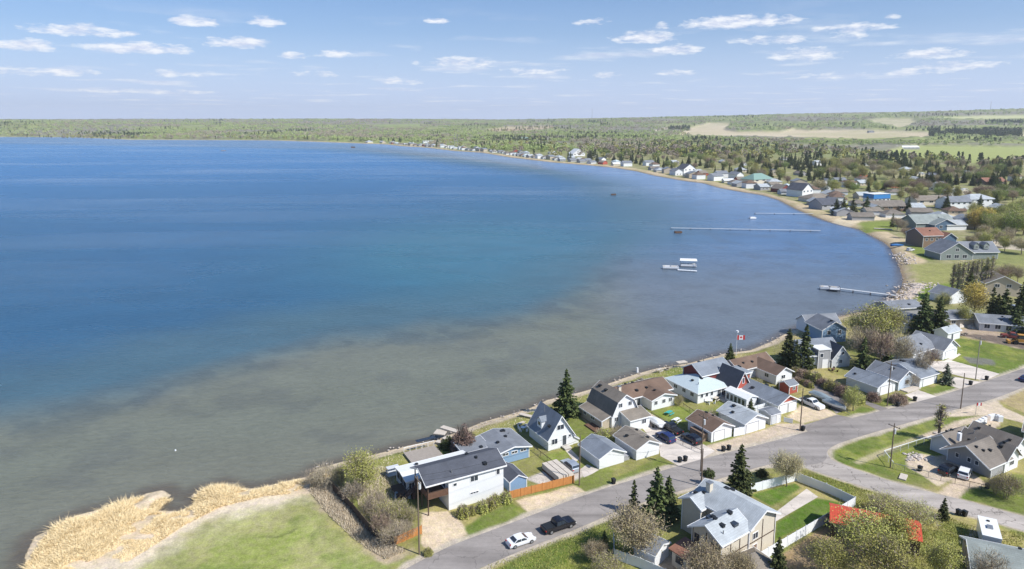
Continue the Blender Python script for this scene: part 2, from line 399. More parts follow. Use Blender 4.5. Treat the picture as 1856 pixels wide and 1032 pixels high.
fill(region([(640,835),(700,830),(830,800),(990,735),(1090,705),(1190,675),(1250,664),(1320,652),(1320,662),(1240,674),(1090,718),(985,765),(900,790),(830,815),(740,835),(700,860),(720,900),(650,900),(620,850)], 1, 1), (.25,.25,.08))
bk = (1-sstep(2.6, 4.6, DL+(N2-.5)*3.0))*(DL > -4)*(Rr < 330); fill(bk, (.60,.49,.345)); fill(((1-sstep(-.1, .4, DL))*(DL > -6))*(Rr < 330), (.20,.16,.11))
bw = 4+9*sstep(250, 420, Rr)*sstep(.3, .6, fbm(X, Y, 60, 2, 4)+.15); bch = (1-sstep(bw, bw+3, DL))*(DL > -4)*(Rr >= 250)
fill(bch, (.50,.40,.26)); fill(bch*sstep(.5, .65, N1)*.5, (.34,.30,.14)); fill((1-sstep(.4, 3.0, DL))*(DL > -6)*(Rr >= 250)*.8, (.17,.125,.085))
for px in ([(838,960),(880,932),(925,910),(958,932),(890,970),(850,975)], [(1058,890),(1150,852),(1195,826),(1230,850),(1150,874),(1080,896)],
           [(866,1050),(960,1000),(1040,974),(1110,945),(1130,960),(1100,1050)],
           [(1496,822),(1560,797),(1640,774),(1742,744),(1800,746),(1770,762),(1700,790),(1720,835),(1690,850),(1610,862),(1520,840)],
           [(1735,612),(1856,632),(1900,640),(1890,668),(1800,684),(1725,662),(1700,650)], [(1672,712),(1702,697),(1755,704),(1700,722)],
           [(1530,757),(1560,737),(1590,742),(1552,762)], [(1592,738),(1600,722),(1655,722),(1630,738)], [(1700,900),(1760,885),(1856,880),(1900,900),(1900,960),(1780,912)]):
    fill(region(px, .4, .5), GRN); fill(region(px, .4, .5)*sstep(.42, .6, N1), (.135,.178,.04)); fill(region(px, 1.5, .5)*sstep(.55, .68, N2)*.6, (.27,.28,.07))
for px in ([(975,832),(992,822),(1045,812),(1060,806),(1062,790),(1048,790),(1050,815),(1015,842)], [(1196,745),(1225,737),(1260,745),(1250,765),(1230,772),(1185,750)],
           [(1275,745),(1325,732),(1330,742),(1300,755)], [(1225,662),(1300,650),(1290,668),(1250,680),(1200,690),(1210,670)]):
    fill(region(px, .5, .5)*.8, (.19,.23,.05))
for px in ([(1362,897),(1440,876),(1452,884),(1398,918)], [(1404,980),(1407,948),(1480,903),(1540,914)]):
    fill(region(px, .25, .15), (.105,.165,.03)); fill(region(px, .3, .3)*sstep(.5, .62, fbm(X, Y, 4, 3, 71))*.5, (.15,.19,.05))
fill(region([(1560,420),(1556,404),(1620,401),(1616,420)], 3, 2), (.20,.24,.06)); fill(region([(1645,478),(1856,478),(1900,520),(1760,530),(1660,512)], 3, 3), (.27,.27,.10))
fill(region([(1665,520),(1740,512),(1745,530),(1660,545)], 1, 1), (.17,.22,.045)); fill(region([(1680,447),(1700,440),(1690,475),(1660,465),(1640,445)], 2, 2), (.17,.21,.05))
for px, c in (([(763,985),(766,930),(812,926),(832,942),(848,968),(785,1006)], SAND), ([(935,908),(1040,880),(1070,895),(1000,917),(962,932)], SAND),
              ([(955,868),(1025,838),(1052,850),(1080,852),(1040,872),(985,880)], CONC), ([(1242,818),(1300,803),(1395,776),(1410,768),(1457,768),(1467,784),(1290,830)], (.50,.41,.31)),
              ([(1425,755),(1450,735),(1500,742),(1518,752),(1455,768)], SAND), ([(1700,757),(1742,741),(1807,722),(1818,738),(1856,755),(1900,775),(1856,768),(1800,752)], (.58,.48,.36)),
              ([(1690,828),(1722,823),(1790,880),(1756,886),(1738,908),(1694,897),(1728,872)], (.56,.45,.33)), ([(1740,762),(1790,752),(1815,765),(1790,790),(1730,775)], (.58,.48,.36)),
              ([(1728,600),(1770,588),(1856,618),(1900,630),(1890,645),(1856,634),(1735,608)], (.42,.33,.24)), ([(1743,605),(1800,608),(1870,625),(1860,634),(1735,607)], (.17,.135,.11)),
              ([(1808,727),(1856,706),(1950,700),(1950,780),(1856,748)], (.36,.29,.15)), ([(1550,922),(1600,905),(1650,925),(1580,1000),(1440,1060),(1350,1060),(1372,1032)], (.34,.245,.14)),
              ([(1642,832),(1668,822),(1692,826),(1720,840),(1728,868),(1700,882),(1672,862),(1645,848)], (.56,.46,.34)), ([(1742,985),(1762,956),(1780,958),(1762,990)], (.45,.38,.28)), ([(1745,646),(1800,652),(1805,662),(1760,660)], (.17,.17,.14)),
              ([(1548,838),(1600,815),(1655,793),(1662,797),(1605,822),(1555,843)], (.42,.37,.22)), ([(1655,795),(1700,778),(1735,762),(1745,775),(1700,795)], (.50,.41,.30)),
              ([(1180,760),(1196,758),(1262,800),(1240,805)], CONC), ([(1115,770),(1065,770),(1048,752),(1060,745),(1090,765)], (.42,.31,.17)),
              ([(1440,1000),(1500,960),(1560,960),(1500,1060),(1430,1060)], (.30,.225,.13)), ([(1425,1032),(1300,1032),(1220,1000),(1180,1000),(1170,1060),(1420,1080)], (.40,.33,.24)),
              ([(1640,535),(1655,512),(1680,515),(1650,545)], (.55,.46,.38)), ([(1655,605),(1700,590),(1720,600),(1690,612)], (.3,.25,.2)),
              ([(1780,425),(1856,440),(1900,460),(1856,455),(1800,450)], (.5,.44,.35)), ([(1500,405),(1530,392),(1650,388),(1650,395),(1560,402),(1530,412)], (.58,.49,.34)),
              ([(1710,386),(1770,392),(1780,400),(1720,400)], (.55,.48,.34))):
    fill(region(px, .3, .35), c)
# road margins of packed gravel
ROAD_U = [(600,1105),(735,1032),(781,1007),(820,988),(890,962),(970,932),(1060,897),(1175,861),(1283,829),(1420,796),(1547,757),(1622,739),(1697,720),(1790,690),(1856,668),(2050,600)]
ROAD_L = [(720,1105),(866,1032),(960,992),(1040,962),(1128,923),(1227,892),(1269,879),(1364,850),(1411,838),(1455,845),(1500,838),(1497,812),(1560,791),(1631,771),(1742,740),(1807,722),(1856,702),(2050,630)]
SIDE = [(1453,846),(1411,838),(1440,828),(1497,812),(1503,832),(1523,841),(1608,871.5),(1685,892.6),(1749,907),(1856,937),(2050,985),(2050,1025),(1856,961.5),(1720,926),(1638,906.7),(1582,888),(1500,862)]
road_poly = ROAD_U+ROAD_L[::-1]
rm = region(road_poly, .4, .3); P = [(G(a, b).x, G(a, b).y) for a, b in road_poly]
s_ = (X > -60) & (X < 260) & (Y > 60) & (Y < 260); d_ = np.full(len(X), -99.); d_[s_] = sdist(X[s_], Y[s_], P)
fill(sstep(-1.5, -.7, d_+(N2-.5)*1.6), (.46,.40,.32))
P2 = [(G(a, b).x, G(a, b).y) for a, b in SIDE]; d2 = np.full(len(X), -99.); d2[s_] = sdist(X[s_], Y[s_], P2)
fill(sstep(-.9, -.3, d2+(N2-.5)*1.4)*(d_ < 0), (.44,.38,.29))
def Gh(px, py):                  # the same for the rising far country
    R = 900.; d = Vector(px_dir(px, py)); h = math.hypot(d.x, d.y)
    Rs_ = np.arange(900, 9000, 20.); x, y = d.x/h*Rs_, d.y/h*Rs_; zz = CH+d.z/h*Rs_; g = ground_z(x, y); k = np.argmax(zz < g); return Vector((x[k], y[k], g[k]))
# --- fields and woods of the far country (mapped where the sight line meets the rising ground)
def upoly(P, grow=0): return sstep(-.5-grow, .5-grow, np.where((V < 320) & (V > 190) & (Rr > 900), sdist(U+(N3-.5)*14, V+(N1-.5)*.8, P), -99))
FIELDS = [([(880,238),(900,234),(925,231),(1000,229),(1008,235),(960,239),(900,241)], (.40,.31,.20)),
 ([(1228,248),(1248,235),(1284,224),(1325,225),(1316,236),(1336,240.5),(1411,240.5),(1440,234.5),(1464,238),(1571,237),(1610,238),(1684,241.5),(1697,252),(1561,256),(1480,253),(1353,250)], (.52,.44,.29)),
 ([(1572,219),(1600,216),(1656,216),(1660,224),(1634,234.7),(1618,229),(1593,226)], (.44,.41,.25)),
 ([(1596,278),(1662,266),(1900,268),(1900,298),(1760,296),(1733,292),(1683,287),(1610,285)], (.33,.36,.13)),
 ([(1700,215.5),(1784,210.5),(1900,209),(1900,216),(1763,218)], (.50,.50,.26)), ([(1843,241),(1900,240),(1900,256),(1846,252)], (.5,.45,.28)),
 ([(1176,242),(1205,234),(1235,229),(1243,232),(1200,240)], (.50,.44,.33)), ([(1420,206),(1500,205),(1500,207),(1420,208)], (.35,.35,.16)),
 ([(640,228),(760,226),(790,228),(700,231)], (.25,.30,.10))]
fm = np.zeros(len(X))
for P_, c_ in FIELDS:
    m_ = upoly(P_); m_[DL < 25] = 0; fill(m_, c_); fm = np.maximum(fm, m_); m_ = m_*(c_[0] > .38 and c_[1] < .45); fill(m_*sstep(.45, .6, fbm(X, Y, 300, 2, 81))*.6, (.40,.37,.20)); fill(m_*sstep(.5, .56, fbm(X*.25, Y, 60, 2, 83))*.35, (.62,.53,.40))
woods = sstep(1500, 1900, Rr)*(1-fm)*sstep(50, 110, DL); 
darkp = np.zeros(len(X))
for P_ in ([(1683,233),(1703,231),(1704,250),(1684,250)], [(1712,236),(1775,237),(1776,246),(1712,246)], [(1778,232),(1850,235),(1850,252),(1778,250)], [(1785,219),(1900,217),(1900,226),(1785,228)], [(1050,221),(1098,221),(1098,225),(1050,225)], [(1212,232),(1250,231),(1250,237),(1212,239)]):
    darkp = np.maximum(darkp, upoly(P_))
fill(darkp*.75, (.10,.12,.06))
lump = fbm(X, Y, 26, 3, 21)
fill(woods*sstep(.45, .6, lump)*.35*(1-darkp), (.30,.34,.12)); fill(woods*sstep(.50, .60, fbm(X, Y, 420, 3, 31))*.8*(1-darkp), (.235,.21,.18))
spk = woods*sstep(.70, .76, fbm(X, Y, 34, 2, 41)+.18*(fbm(X, Y, 400, 2, 43)-.5)); fill(spk*.6, (.07,.09,.05))
Z = Z+woods*(7.5+5*(lump-.4))*(1-darkp)+spk*4*(1-darkp)
Z += np.where((Rr < 400) & (DL > 8), (N1-.5)*.0, 0)
me = np_mesh('ground', np.stack([X, Y, Z], 1), grid_faces(len(Rs), len(azf), True), smooth=True)
ca = me.color_attributes.new('col', 'FLOAT_COLOR', 'POINT'); ca.data.foreach_set('color', np.concatenate([C, np.ones((len(C), 1))], 1).astype(np.float32).ravel())
def ground_material():
    m = bpy.data.materials.new('ground_cover'); m.use_nodes = True; T = NT(m.node_tree); b = m.node_tree.nodes['Principled BSDF']
    b.inputs['Roughness'].default_value = 1; b.inputs['Specular IOR Level'].default_value = .1
    at = T.n('ShaderNodeAttribute', attribute_name='col'); tc = T.n('ShaderNodeTexCoord'); f = None
    for sc, a in ((.12, .35), (.7, .45), (3.2, .5)):
        n = T.n('ShaderNodeTexNoise', i_Scale=sc, i_Detail=5.0, i_Roughness=.65); T.l(tc.outputs['Object'], n.inputs['Vector'])
        g = T.math('MULTIPLY_ADD', n.outputs[0], 2*a, 1-a); f = g if f is None else T.math('MULTIPLY', f, g)
    sc = T.n('ShaderNodeVectorMath', operation='SCALE'); T.l(at.outputs['Color'], sc.inputs[0]); T.l(f, sc.inputs['Scale'])
    n = T.n('ShaderNodeTexNoise', i_Scale=1.1, i_Detail=4.0); T.l(tc.outputs['Object'], n.inputs['Vector'])
    hs = T.n('ShaderNodeHueSaturation'); T.l(sc.outputs[0], hs.inputs['Color']); T.l(T.math('MULTIPLY_ADD', n.outputs[0], .06, .47), hs.inputs['Hue']); T.l(T.math('MULTIPLY_ADD', n.outputs[0], .5, .75), hs.inputs['Saturation'])
    T.l(hs.outputs[0], b.inputs['Base Color'])
    n2 = T.n('ShaderNodeTexNoise', i_Scale=2.5, i_Detail=6.0, i_Roughness=.7); T.l(tc.outputs['Object'], n2.inputs['Vector'])
    bp = T.n('ShaderNodeBump', i_Strength=.6, i_Distance=.25); T.l(n2.outputs[0], bp.inputs['Height']); T.l(bp.outputs[0], b.inputs['Normal'])
    MATS['ground_cover'] = m
ground_material(); me.materials.append(M('ground_cover'))
tag(link('ground', me), kind='structure')

# --- lake
rw = [40, 60, 75]; r = 85.
while r < 9000: rw.append(r); r += max(1.2, r*.009)
wa = np.concatenate([np.radians(np.arange(-40, 40.01, .35)), np.radians(np.arange(44, 318, 6.))])
WX, WY, ws = polar(wa, np.array(rw)); WU, WV = to_px(WX, WY, np.zeros_like(WX)); wd = -sdist(WX, WY, LAND)
wn = fbm(WX, WY, 30, 4, 51); wn2 = fbm(WX, WY, 120, 4, 52); WR = np.hypot(WX, WY)
SHELF = [(G(a, b, 0).x, G(a, b, 0).y) for a, b in [(-900,900),(-60,757),(100,742),(250,716),(400,672),(520,642),(640,622),(760,605),(900,590),(1000,560),(1080,520),(1150,480),(1200,440),(1240,405),(1250,380),(1200,350),(1150,330),(1050,315),(950,302),(850,291),(760,281),(600,270),(300,264),(0,260),(-900,258)]]
sh = sdist(WX, WY, SHELF); wob = (wn-.5)*22+(wn2-.5)*30
W = np.zeros((len(WX), 3)); W[:] = (.160,.162,.124)
def wfill(mask, c): W[:] = W*(1-mask[:, None])+np.array(c)[None, :]*mask[:, None]
wfill(sstep(2, 30, wd+(wn-.5)*14)*.7, (.150,.162,.122))
wfill(sstep(95, 200, WR)*sstep(20, 60, WX)*.8, (.125,.155,.20))
wfill(sstep(260, 420, WR)*sstep(30, 80, WX)*.8, (.065,.155,.31))
sw = 14+46*sstep(30, 90, WX)*sstep(180, 320, WR); wfill(sstep(-sw, sw, sh+wob*(.35+WR/900)), (.055,.115,.15))
wfill(sstep(8, 60+sw, sh+wob*1.3), (.018,.088,.175))
teal = np.exp(-((WU-880)/330)**2-((WV-470)/85)**2); wfill(np.clip(teal*1.3, 0, 1)*.75*sstep(-30, 70, sh+wob), (.036,.145,.20))
wfill(sstep(60, 260, sh)*(1-np.clip(teal*1.3, 0, 1))*.8, (.016,.098,.215))
wfill(sstep(420, 1200, WR)*sstep(30, 120, sh)*.75, (.016,.145,.36)); wfill(sstep(900, 2200, WR)*.7, (.05,.20,.43)); wfill((1-sstep(15, 130, wd+wob))*sstep(380, 700, WR)*.75, (.19,.29,.45))  # far water bluer and paler: sky reflection put into the body colour
wfill(sstep(.55, .7, fbm(WX, WY, 9, 3, 55))*sstep(3, 10, wd)*(1-sstep(-20, 20, sh+wob))*.22, (.075,.08,.085))
wl = np.exp(-((sh+wob*.8+4)/10)**2)*sstep(.42, .6, fbm(WX, WY, 7, 3, 56))*(WX < 60); wfill(wl*.35, (.04,.06,.075))
wfill((1-sstep(.5, 4, wd))*.7, (.10,.075,.055))
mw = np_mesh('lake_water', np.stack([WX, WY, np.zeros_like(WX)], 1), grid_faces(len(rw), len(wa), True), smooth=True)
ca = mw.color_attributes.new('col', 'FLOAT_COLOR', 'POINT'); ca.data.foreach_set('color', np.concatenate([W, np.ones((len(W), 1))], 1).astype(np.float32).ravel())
def water_material():
    m = bpy.data.materials.new('lake_water'); m.use_nodes = True; T = NT(m.node_tree); b = m.node_tree.nodes['Principled BSDF']
    b.inputs['IOR'].default_value = 1.333; b.inputs['Specular IOR Level'].default_value = .38
    at = T.n('ShaderNodeAttribute', attribute_name='col'); tc = T.n('ShaderNodeTexCoord')
    mp = T.n('ShaderNodeMapping'); mp.inputs['Rotation'].default_value = (0, 0, math.radians(-32)); mp.inputs['Scale'].default_value = (1, 2.2, 1); T.l(tc.outputs['Object'], mp.inputs[0])
    n1 = T.n('ShaderNodeTexNoise', i_Scale=.42, i_Detail=6.0, i_Roughness=.62, i_Distortion=.4); T.l(mp.outputs[0], n1.inputs['Vector'])
    n3 = T.n('ShaderNodeTexNoise', i_Scale=.035, i_Detail=6.0, i_Roughness=.6); T.l(mp.outputs[0], n3.inputs['Vector'])
    # wind slicks, long and low across the lake
    mp2 = T.n('ShaderNodeMapping'); mp2.inputs['Rotation'].default_value = (0, 0, math.radians(4)); mp2.inputs['Scale'].default_value = (.0022, .0105, 1); T.l(tc.outputs['Object'], mp2.inputs[0])
    n2 = T.n('ShaderNodeTexNoise', i_Scale=1.0, i_Detail=6.0, i_Roughness=.6, i_Distortion=.5); T.l(mp2.outputs[0], n2.inputs['Vector'])
    sl = T.ramp(n2.outputs[0], [(0, 0), (.47, 0), (.66, 1), (1, 1)])
    bp = T.n('ShaderNodeBump', i_Distance=.42); T.l(T.math('MULTIPLY_ADD', sl, -.35, .85), bp.inputs['Strength']); T.l(n1.outputs[0], bp.inputs['Height'])
    v = T.math('MULTIPLY', T.math('MULTIPLY_ADD', n1.outputs[0], .55, .72), T.math('MULTIPLY_ADD', n3.outputs[0], .5, .75))
    sc = T.n('ShaderNodeVectorMath', operation='SCALE'); T.l(at.outputs['Color'], sc.inputs[0]); T.l(v, sc.inputs['Scale'])
    T.l(sc.outputs[0], b.inputs['Base Color']); T.l(bp.outputs[0], b.inputs['Normal'])
    T.l(T.math('MULTIPLY_ADD', sl, -.09, .29), b.inputs['Roughness'])
    MATS['lake_water'] = m
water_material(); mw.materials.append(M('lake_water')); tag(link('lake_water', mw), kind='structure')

# --- haze: pale even air round the whole place
hm = bpy.data.materials.new('haze'); hm.use_nodes = True; T = NT(hm.node_tree); hm.node_tree.nodes.clear()
ho = T.n('ShaderNodeOutputMaterial'); pv = T.n('ShaderNodeVolumePrincipled'); pv.inputs['Color'].default_value = (.90,.95,1,1); pv.inputs['Density'].default_value = 7.5e-5
pv.inputs['Anisotropy'].default_value = .1; T.l(pv.outputs[0], ho.inputs['Volume'])
ho_ = MB().box(-10200, 10200, -10200, 10200, -4.5, 262).build('haze', hm); tag(ho_, kind='stuff')

# --- road sheets
def asphalt(name, c, crack=.5):
    m = bpy.data.materials.new(name); m.use_nodes = True; T = NT(m.node_tree); b = m.node_tree.nodes['Principled BSDF']; b.inputs['Roughness'].default_value = .95; b.inputs['Specular IOR Level'].default_value = .2
    tc = T.n('ShaderNodeTexCoord'); mp = T.n('ShaderNodeMapping'); mp.inputs['Rotation'].default_value = (0, 0, -RD); mp.inputs['Scale'].default_value = (.05, .55, 1); T.l(tc.outputs['Object'], mp.inputs[0])
    n = T.n('ShaderNodeTexNoise', i_Scale=1.0, i_Detail=4.0); T.l(mp.outputs[0], n.inputs['Vector'])
    n2 = T.n('ShaderNodeTexNoise', i_Scale=1.4, i_Detail=8.0, i_Roughness=.7); T.l(tc.outputs['Object'], n2.inputs['Vector'])
    n4 = T.n('ShaderNodeTexNoise', i_Scale=.12, i_Detail=4.0); T.l(tc.outputs['Object'], n4.inputs['Vector'])
    vo = T.n('ShaderNodeTexVoronoi', feature='DISTANCE_TO_EDGE', i_Scale=.16); n5 = T.n('ShaderNodeTexNoise', i_Scale=.5, i_Detail=4.0); T.l(tc.outputs['Object'], n5.inputs['Vector'])
    va = T.n('ShaderNodeVectorMath', operation='SCALE'); T.l(n5.outputs['Color'], va.inputs[0]); va.inputs['Scale'].default_value = 3; vb = T.n('ShaderNodeVectorMath', operation='ADD'); T.l(va.outputs[0], vb.inputs[0]); T.l(tc.outputs['Object'], vb.inputs[1]); T.l(vb.outputs[0], vo.inputs['Vector'])
    ck = T.ramp(vo.outputs['Distance'], [(0, 1-crack), (.012, 1), (1, 1)])
    f = T.math('MULTIPLY', T.math('MULTIPLY', T.math('MULTIPLY_ADD', n.outputs[0], 1.1, .45), T.math('MULTIPLY_ADD', n2.outputs[0], .4, .8)), T.math('MULTIPLY', ck, T.math('MULTIPLY_ADD', n4.outputs[0], .5, .75)))
    sc = T.n('ShaderNodeVectorMath', operation='SCALE'); sc.inputs[0].default_value = c; T.l(f, sc.inputs['Scale']); T.l(sc.outputs[0], b.inputs['Base Color'])
    MATS[name] = m
asphalt('asphalt', (.275,.25,.232), .35); asphalt('old_asphalt', (.39,.35,.315), .65); asphalt('dark_asphalt', (.24,.215,.20), .3); asphalt('slab_concrete', (.58,.52,.46), .35)
def sheet(name, px, m, dz, sub=True, wobble=.0):
    P = [G(a, b) for a, b in px]
    me = bpy.data.meshes.new(name); me.from_pydata([(p.x, p.y, GZ+dz) for p in P], [], [tuple(range(len(P)))]); me.update()
    if me.polygons[0].normal.z < 0: me.flip_normals()
    me.materials.append(M(m)); return tag(link(name, me), kind='structure')
def smooth_px(pts, it=2):
    for _ in range(it):
        q = [pts[0]]
        for a, b in zip(pts[:-1], pts[1:]): q += [(a[0]*.75+b[0]*.25, a[1]*.75+b[1]*.25), (a[0]*.25+b[0]*.75, a[1]*.25+b[1]*.75)]
        pts = q+[pts[-1]]
    return pts
sheet('road', smooth_px(ROAD_U)+smooth_px(ROAD_L)[::-1], 'asphalt', .03)
sheet('side_road', smooth_px(SIDE), 'old_asphalt', .022)
sheet('driveway', [(1453,772),(1517,752),(1545,758),(1468,786)], 'dark_asphalt', .016)
sheet('driveway', [(1432,686),(1442,682),(1520,706),(1534,742),(1516,750),(1500,735),(1490,716)], 'dark_asphalt', .014)
sheet('driveway', [(1562,730),(1570,727),(1610,741),(1597,746)], 'dark_asphalt', .014)
sheet('driveway', [(1142,750),(1176,748),(1296,818),(1262,838),(1231,845),(1197,827),(1194,812)], 'slab_concrete', .014)
sheet('driveway', [(1640,716),(1664,707),(1698,719),(1664,729)], 'slab_concrete', .014)
sheet('driveway', [(1640,655),(1700,655),(1722,653),(1812,678),(1786,690),(1748,684),(1700,672),(1652,668)], 'slab_concrete', .014)
sheet('driveway', [(1700,692),(1730,683),(1778,693),(1740,705)], 'slab_concrete', .018)
sheet('driveway', [(1053,850),(1064,842),(1086,852),(1072,860),(1058,866)], 'slab_concrete', .014)
sheet('path', [(1021,812),(1030,810),(1052,832),(1042,838)], 'slab_concrete', .014)
sheet('path', [(1396,936),(1462,886),(1483,901),(1402,948)], 'slab_concrete', .016)
sheet('path', [(1710,655),(1738,641),(1742,643),(1716,659)], 'slab_concrete', .022)
#@@BUILD

# ------------------------------------------------------------------ building kit
def shell(polys, t):
    """closed roof skin from top polygons sharing corners; returns (MB, boundary edges)"""
    key = {}; vs = []; fs = []
    for p in polys:
        f = []
        for q in p:
            k = tuple(round(c, 3) for c in q)
            if k not in key: key[k] = len(vs); vs.append(k)
            f.append(key[k])
        fs.append(f)
    n = len(vs); m = MB(); m.v = list(vs)+[(x, y, z-t) for x, y, z in vs]
    cnt = {}
    for f in fs:
        for a, b in zip(f, f[1:]+f[:1]): cnt[(a, b)] = 1
    m.f = [tuple(f) for f in fs]+[tuple(i+n for i in f[::-1]) for f in fs]; ed = []
    for (a, b) in cnt:
        if (b, a) not in cnt: m.f.append((b, a, a+n, b+n)); ed.append((Vector(vs[a]), Vector(vs[b])))
    return m, ed
class Block:
    def __init__(s, x0, x1, y0, y1, h, roof='gx', rise=1.5, oh=.45, z0=0, wx=None, off=.5, knee=None, t=.14, over=None):
        s.__dict__.update(locals()); s.ohx = oh; s.ohy = oh
    def polys(s):
        x0, x1, y0, y1, h, r, o, t = s.x0, s.x1, s.y0, s.y1, s.h, s.rise, s.oh, s.t; z = s.z0+h+t
        if s.roof in ('gx', 'gy', 'bx', 'by'):
            sw = s.roof[1] == 'y'
            a0, a1, b0, b1 = (x0, x1, y0, y1) if not sw else (y0, y1, x0, x1)
            bm = b0+(b1-b0)*s.off; s0 = r/(bm-b0); s1 = r/(b1-bm)
            if s.roof[0] == 'g': prof = [(b0-o, z-s0*o), (bm, z+r), (b1+o, z-s1*o)]
            else:
                kx, kz = s.knee; st = kz/kx
                prof = [(b0-o*.5, z-st*o*.5), (b0+kx, z+kz), (bm, z+r), (b1-kx, z+kz), (b1+o*.5, z-st*o*.5)]
            out = []
            for (p, zp), (q, zq) in zip(prof[:-1], prof[1:]):
                c = [(a0-o, p, zp), (a1+o, p, zp), (a1+o, q, zq), (a0-o, q, zq)]
                if sw: c = [(b, a, zz) for a, b, zz in c][::-1]
                out.append(c)
            s.prof = prof; return out
        if s.roof == 'hip':
            W_, D_ = x1-x0, y1-y0; X0, X1, Y0, Y1 = x0-o, x1+o, y0-o, y1+o; m = min(W_, D_)/2; sl = r/m; ze = z-sl*o
            if W_ > D_+.01: p, q = (x0+m, (y0+y1)/2, z+r), (x1-m, (y0+y1)/2, z+r)
            elif D_ > W_+.01: p, q = ((x0+x1)/2, y0+m, z+r), ((x0+x1)/2, y1-m, z+r)
            else: p = q = ((x0+x1)/2, (y0+y1)/2, z+r)
            A, B_, C_, D = (X0, Y0, ze), (X1, Y0, ze), (X1, Y1, ze), (X0, Y1, ze)
            if p == q: return [[A, B_, p], [B_, C_, p], [C_, D, p], [D, A, p]]
            if W_ > D_: return [[A, B_, q, p], [B_, C_, q], [C_, D, p, q], [D, A, p]]
            return [[A, B_, p], [B_, C_, q, p], [C_, D, q], [D, A, p, q]]
        if s.roof == 'shed':    # rises toward +y
            sl = r/(y1-y0); return [[(x0-o, y0-o, z-sl*o), (x1+o, y0-o, z-sl*o), (x1+o, y1+o, z+r+sl*o), (x0-o, y1+o, z+r+sl*o)]]
        if s.roof == 'shedx':   # rises toward +x
            sl = r/(x1-x0); return [[(x0-o, y0-o, z-sl*o), (x1+o, y0-o, z+r+sl*o), (x1+o, y1+o, z+r+sl*o), (x0-o, y1+o, z-sl*o)]]
        if s.roof == 'flat': return [[(x0-o, y0-o, z), (x1+o, y0-o, z), (x1+o, y1+o, z), (x0-o, y1+o, z)]]
    def rz(s, x, y):            # top of the roof above a plan point
        for p in s.polys():
            P = [Vector(q) for q in p]; n = (P[1]-P[0]).cross(P[2]-P[0])
            if inside(np.array([x]), np.array([y]), [(q.x, q.y) for q in P])[0]:
                return P[0].z-(n.x*(x-P[0].x)+n.y*(y-P[0].y))/n.z
        return s.z0+s.h
    def wall(s):
        wx0, wx1 = s.wx or (s.x0, s.x1); y0, y1, z0, h, r = s.y0, s.y1, s.z0, s.h, s.rise-.02; m = MB(); z1 = z0+h
        if s.roof == 'gx' or s.roof == 'bx':
            pr = [(y0, z0), (y1, z0), (y1, z1)]
            if s.roof == 'bx': pr += [(y1-s.knee[0], z1+s.knee[1]-.02), ((y0+y1)/2, z1+r), (y0+s.knee[0], z1+s.knee[1]-.02)]
            else: pr += [(y0+(y1-y0)*s.off, z1+r)]
            pr += [(y0, z1)]; n = len(pr)
            return m.add([(wx0, y, z) for y, z in pr]+[(wx1, y, z) for y, z in pr], [tuple(range(n-1, -1, -1)), tuple(range(n, 2*n))]+[(i, (i+1) % n, n+(i+1) % n, n+i) for i in range(n)])
        if s.roof == 'gy' or s.roof == 'by':
            pr = [(wx0, z0), (wx1, z0), (wx1, z1)]
            if s.roof == 'by': pr += [(wx1-s.knee[0], z1+s.knee[1]-.02), ((wx0+wx1)/2, z1+r), (wx0+s.knee[0], z1+s.knee[1]-.02)]
            else: pr += [(wx0+(wx1-wx0)*s.off, z1+r)]
            pr += [(wx0, z1)]; n = len(pr)
            return m.add([(x, y0, z) for x, z in pr]+[(x, y1, z) for x, z in pr], [tuple(range(n)), tuple(range(2*n-1, n-1, -1))]+[(i, n+i, n+(i+1) % n, (i+1) % n) for i in range(n)])
        if s.roof == 'shed':
            return m.add([(wx0,y0,z0),(wx1,y0,z0),(wx1,y1,z0),(wx0,y1,z0),(wx0,y0,z1),(wx1,y0,z1),(wx1,y1,z1+r),(wx0,y1,z1+r)], [(0,3,2,1),(4,5,6,7),(0,1,5,4),(1,2,6,5),(2,3,7,6),(3,0,4,7)])
        if s.roof == 'shedx':
            return m.add([(wx0,y0,z0),(wx1,y0,z0),(wx1,y1,z0),(wx0,y1,z0),(wx0,y0,z1),(wx1,y0,z1+r),(wx1,y1,z1+r),(wx0,y1,z1)], [(0,3,2,1),(4,5,6,7),(0,1,5,4),(1,2,6,5),(2,3,7,6),(3,0,4,7)])
        return m.box(wx0, wx1, y0, y1, z0, z1)
FACE = {'f': lambda a, p: (Vector((a, p, 0)), Vector((1, 0, 0)), Vector((0, -1, 0))), 'b': lambda a, p: (Vector((a, p, 0)), Vector((-1, 0, 0)), Vector((0, 1, 0))),
        'l': lambda a, p: (Vector((p, a, 0)), Vector((0, -1, 0)), Vector((-1, 0, 0))), 'r': lambda a, p: (Vector((p, a, 0)), Vector((0, 1, 0)), Vector((1, 0, 0)))}
def fbox(m, face, a, plane, u0, u1, v0, v1, n0, n1):
    o, u, n = FACE[face](a, plane); vs = []
    for nn in (n0, n1):
        for uu, vv in ((u0, v0), (u1, v0), (u1, v1), (u0, v1)): vs.append(o+u*uu+n*nn+Vector((0, 0, vv)))
    return m.add(vs, [(0,3,2,1),(4,5,6,7),(0,1,5,4),(1,2,6,5),(2,3,7,6),(3,0,4,7)])
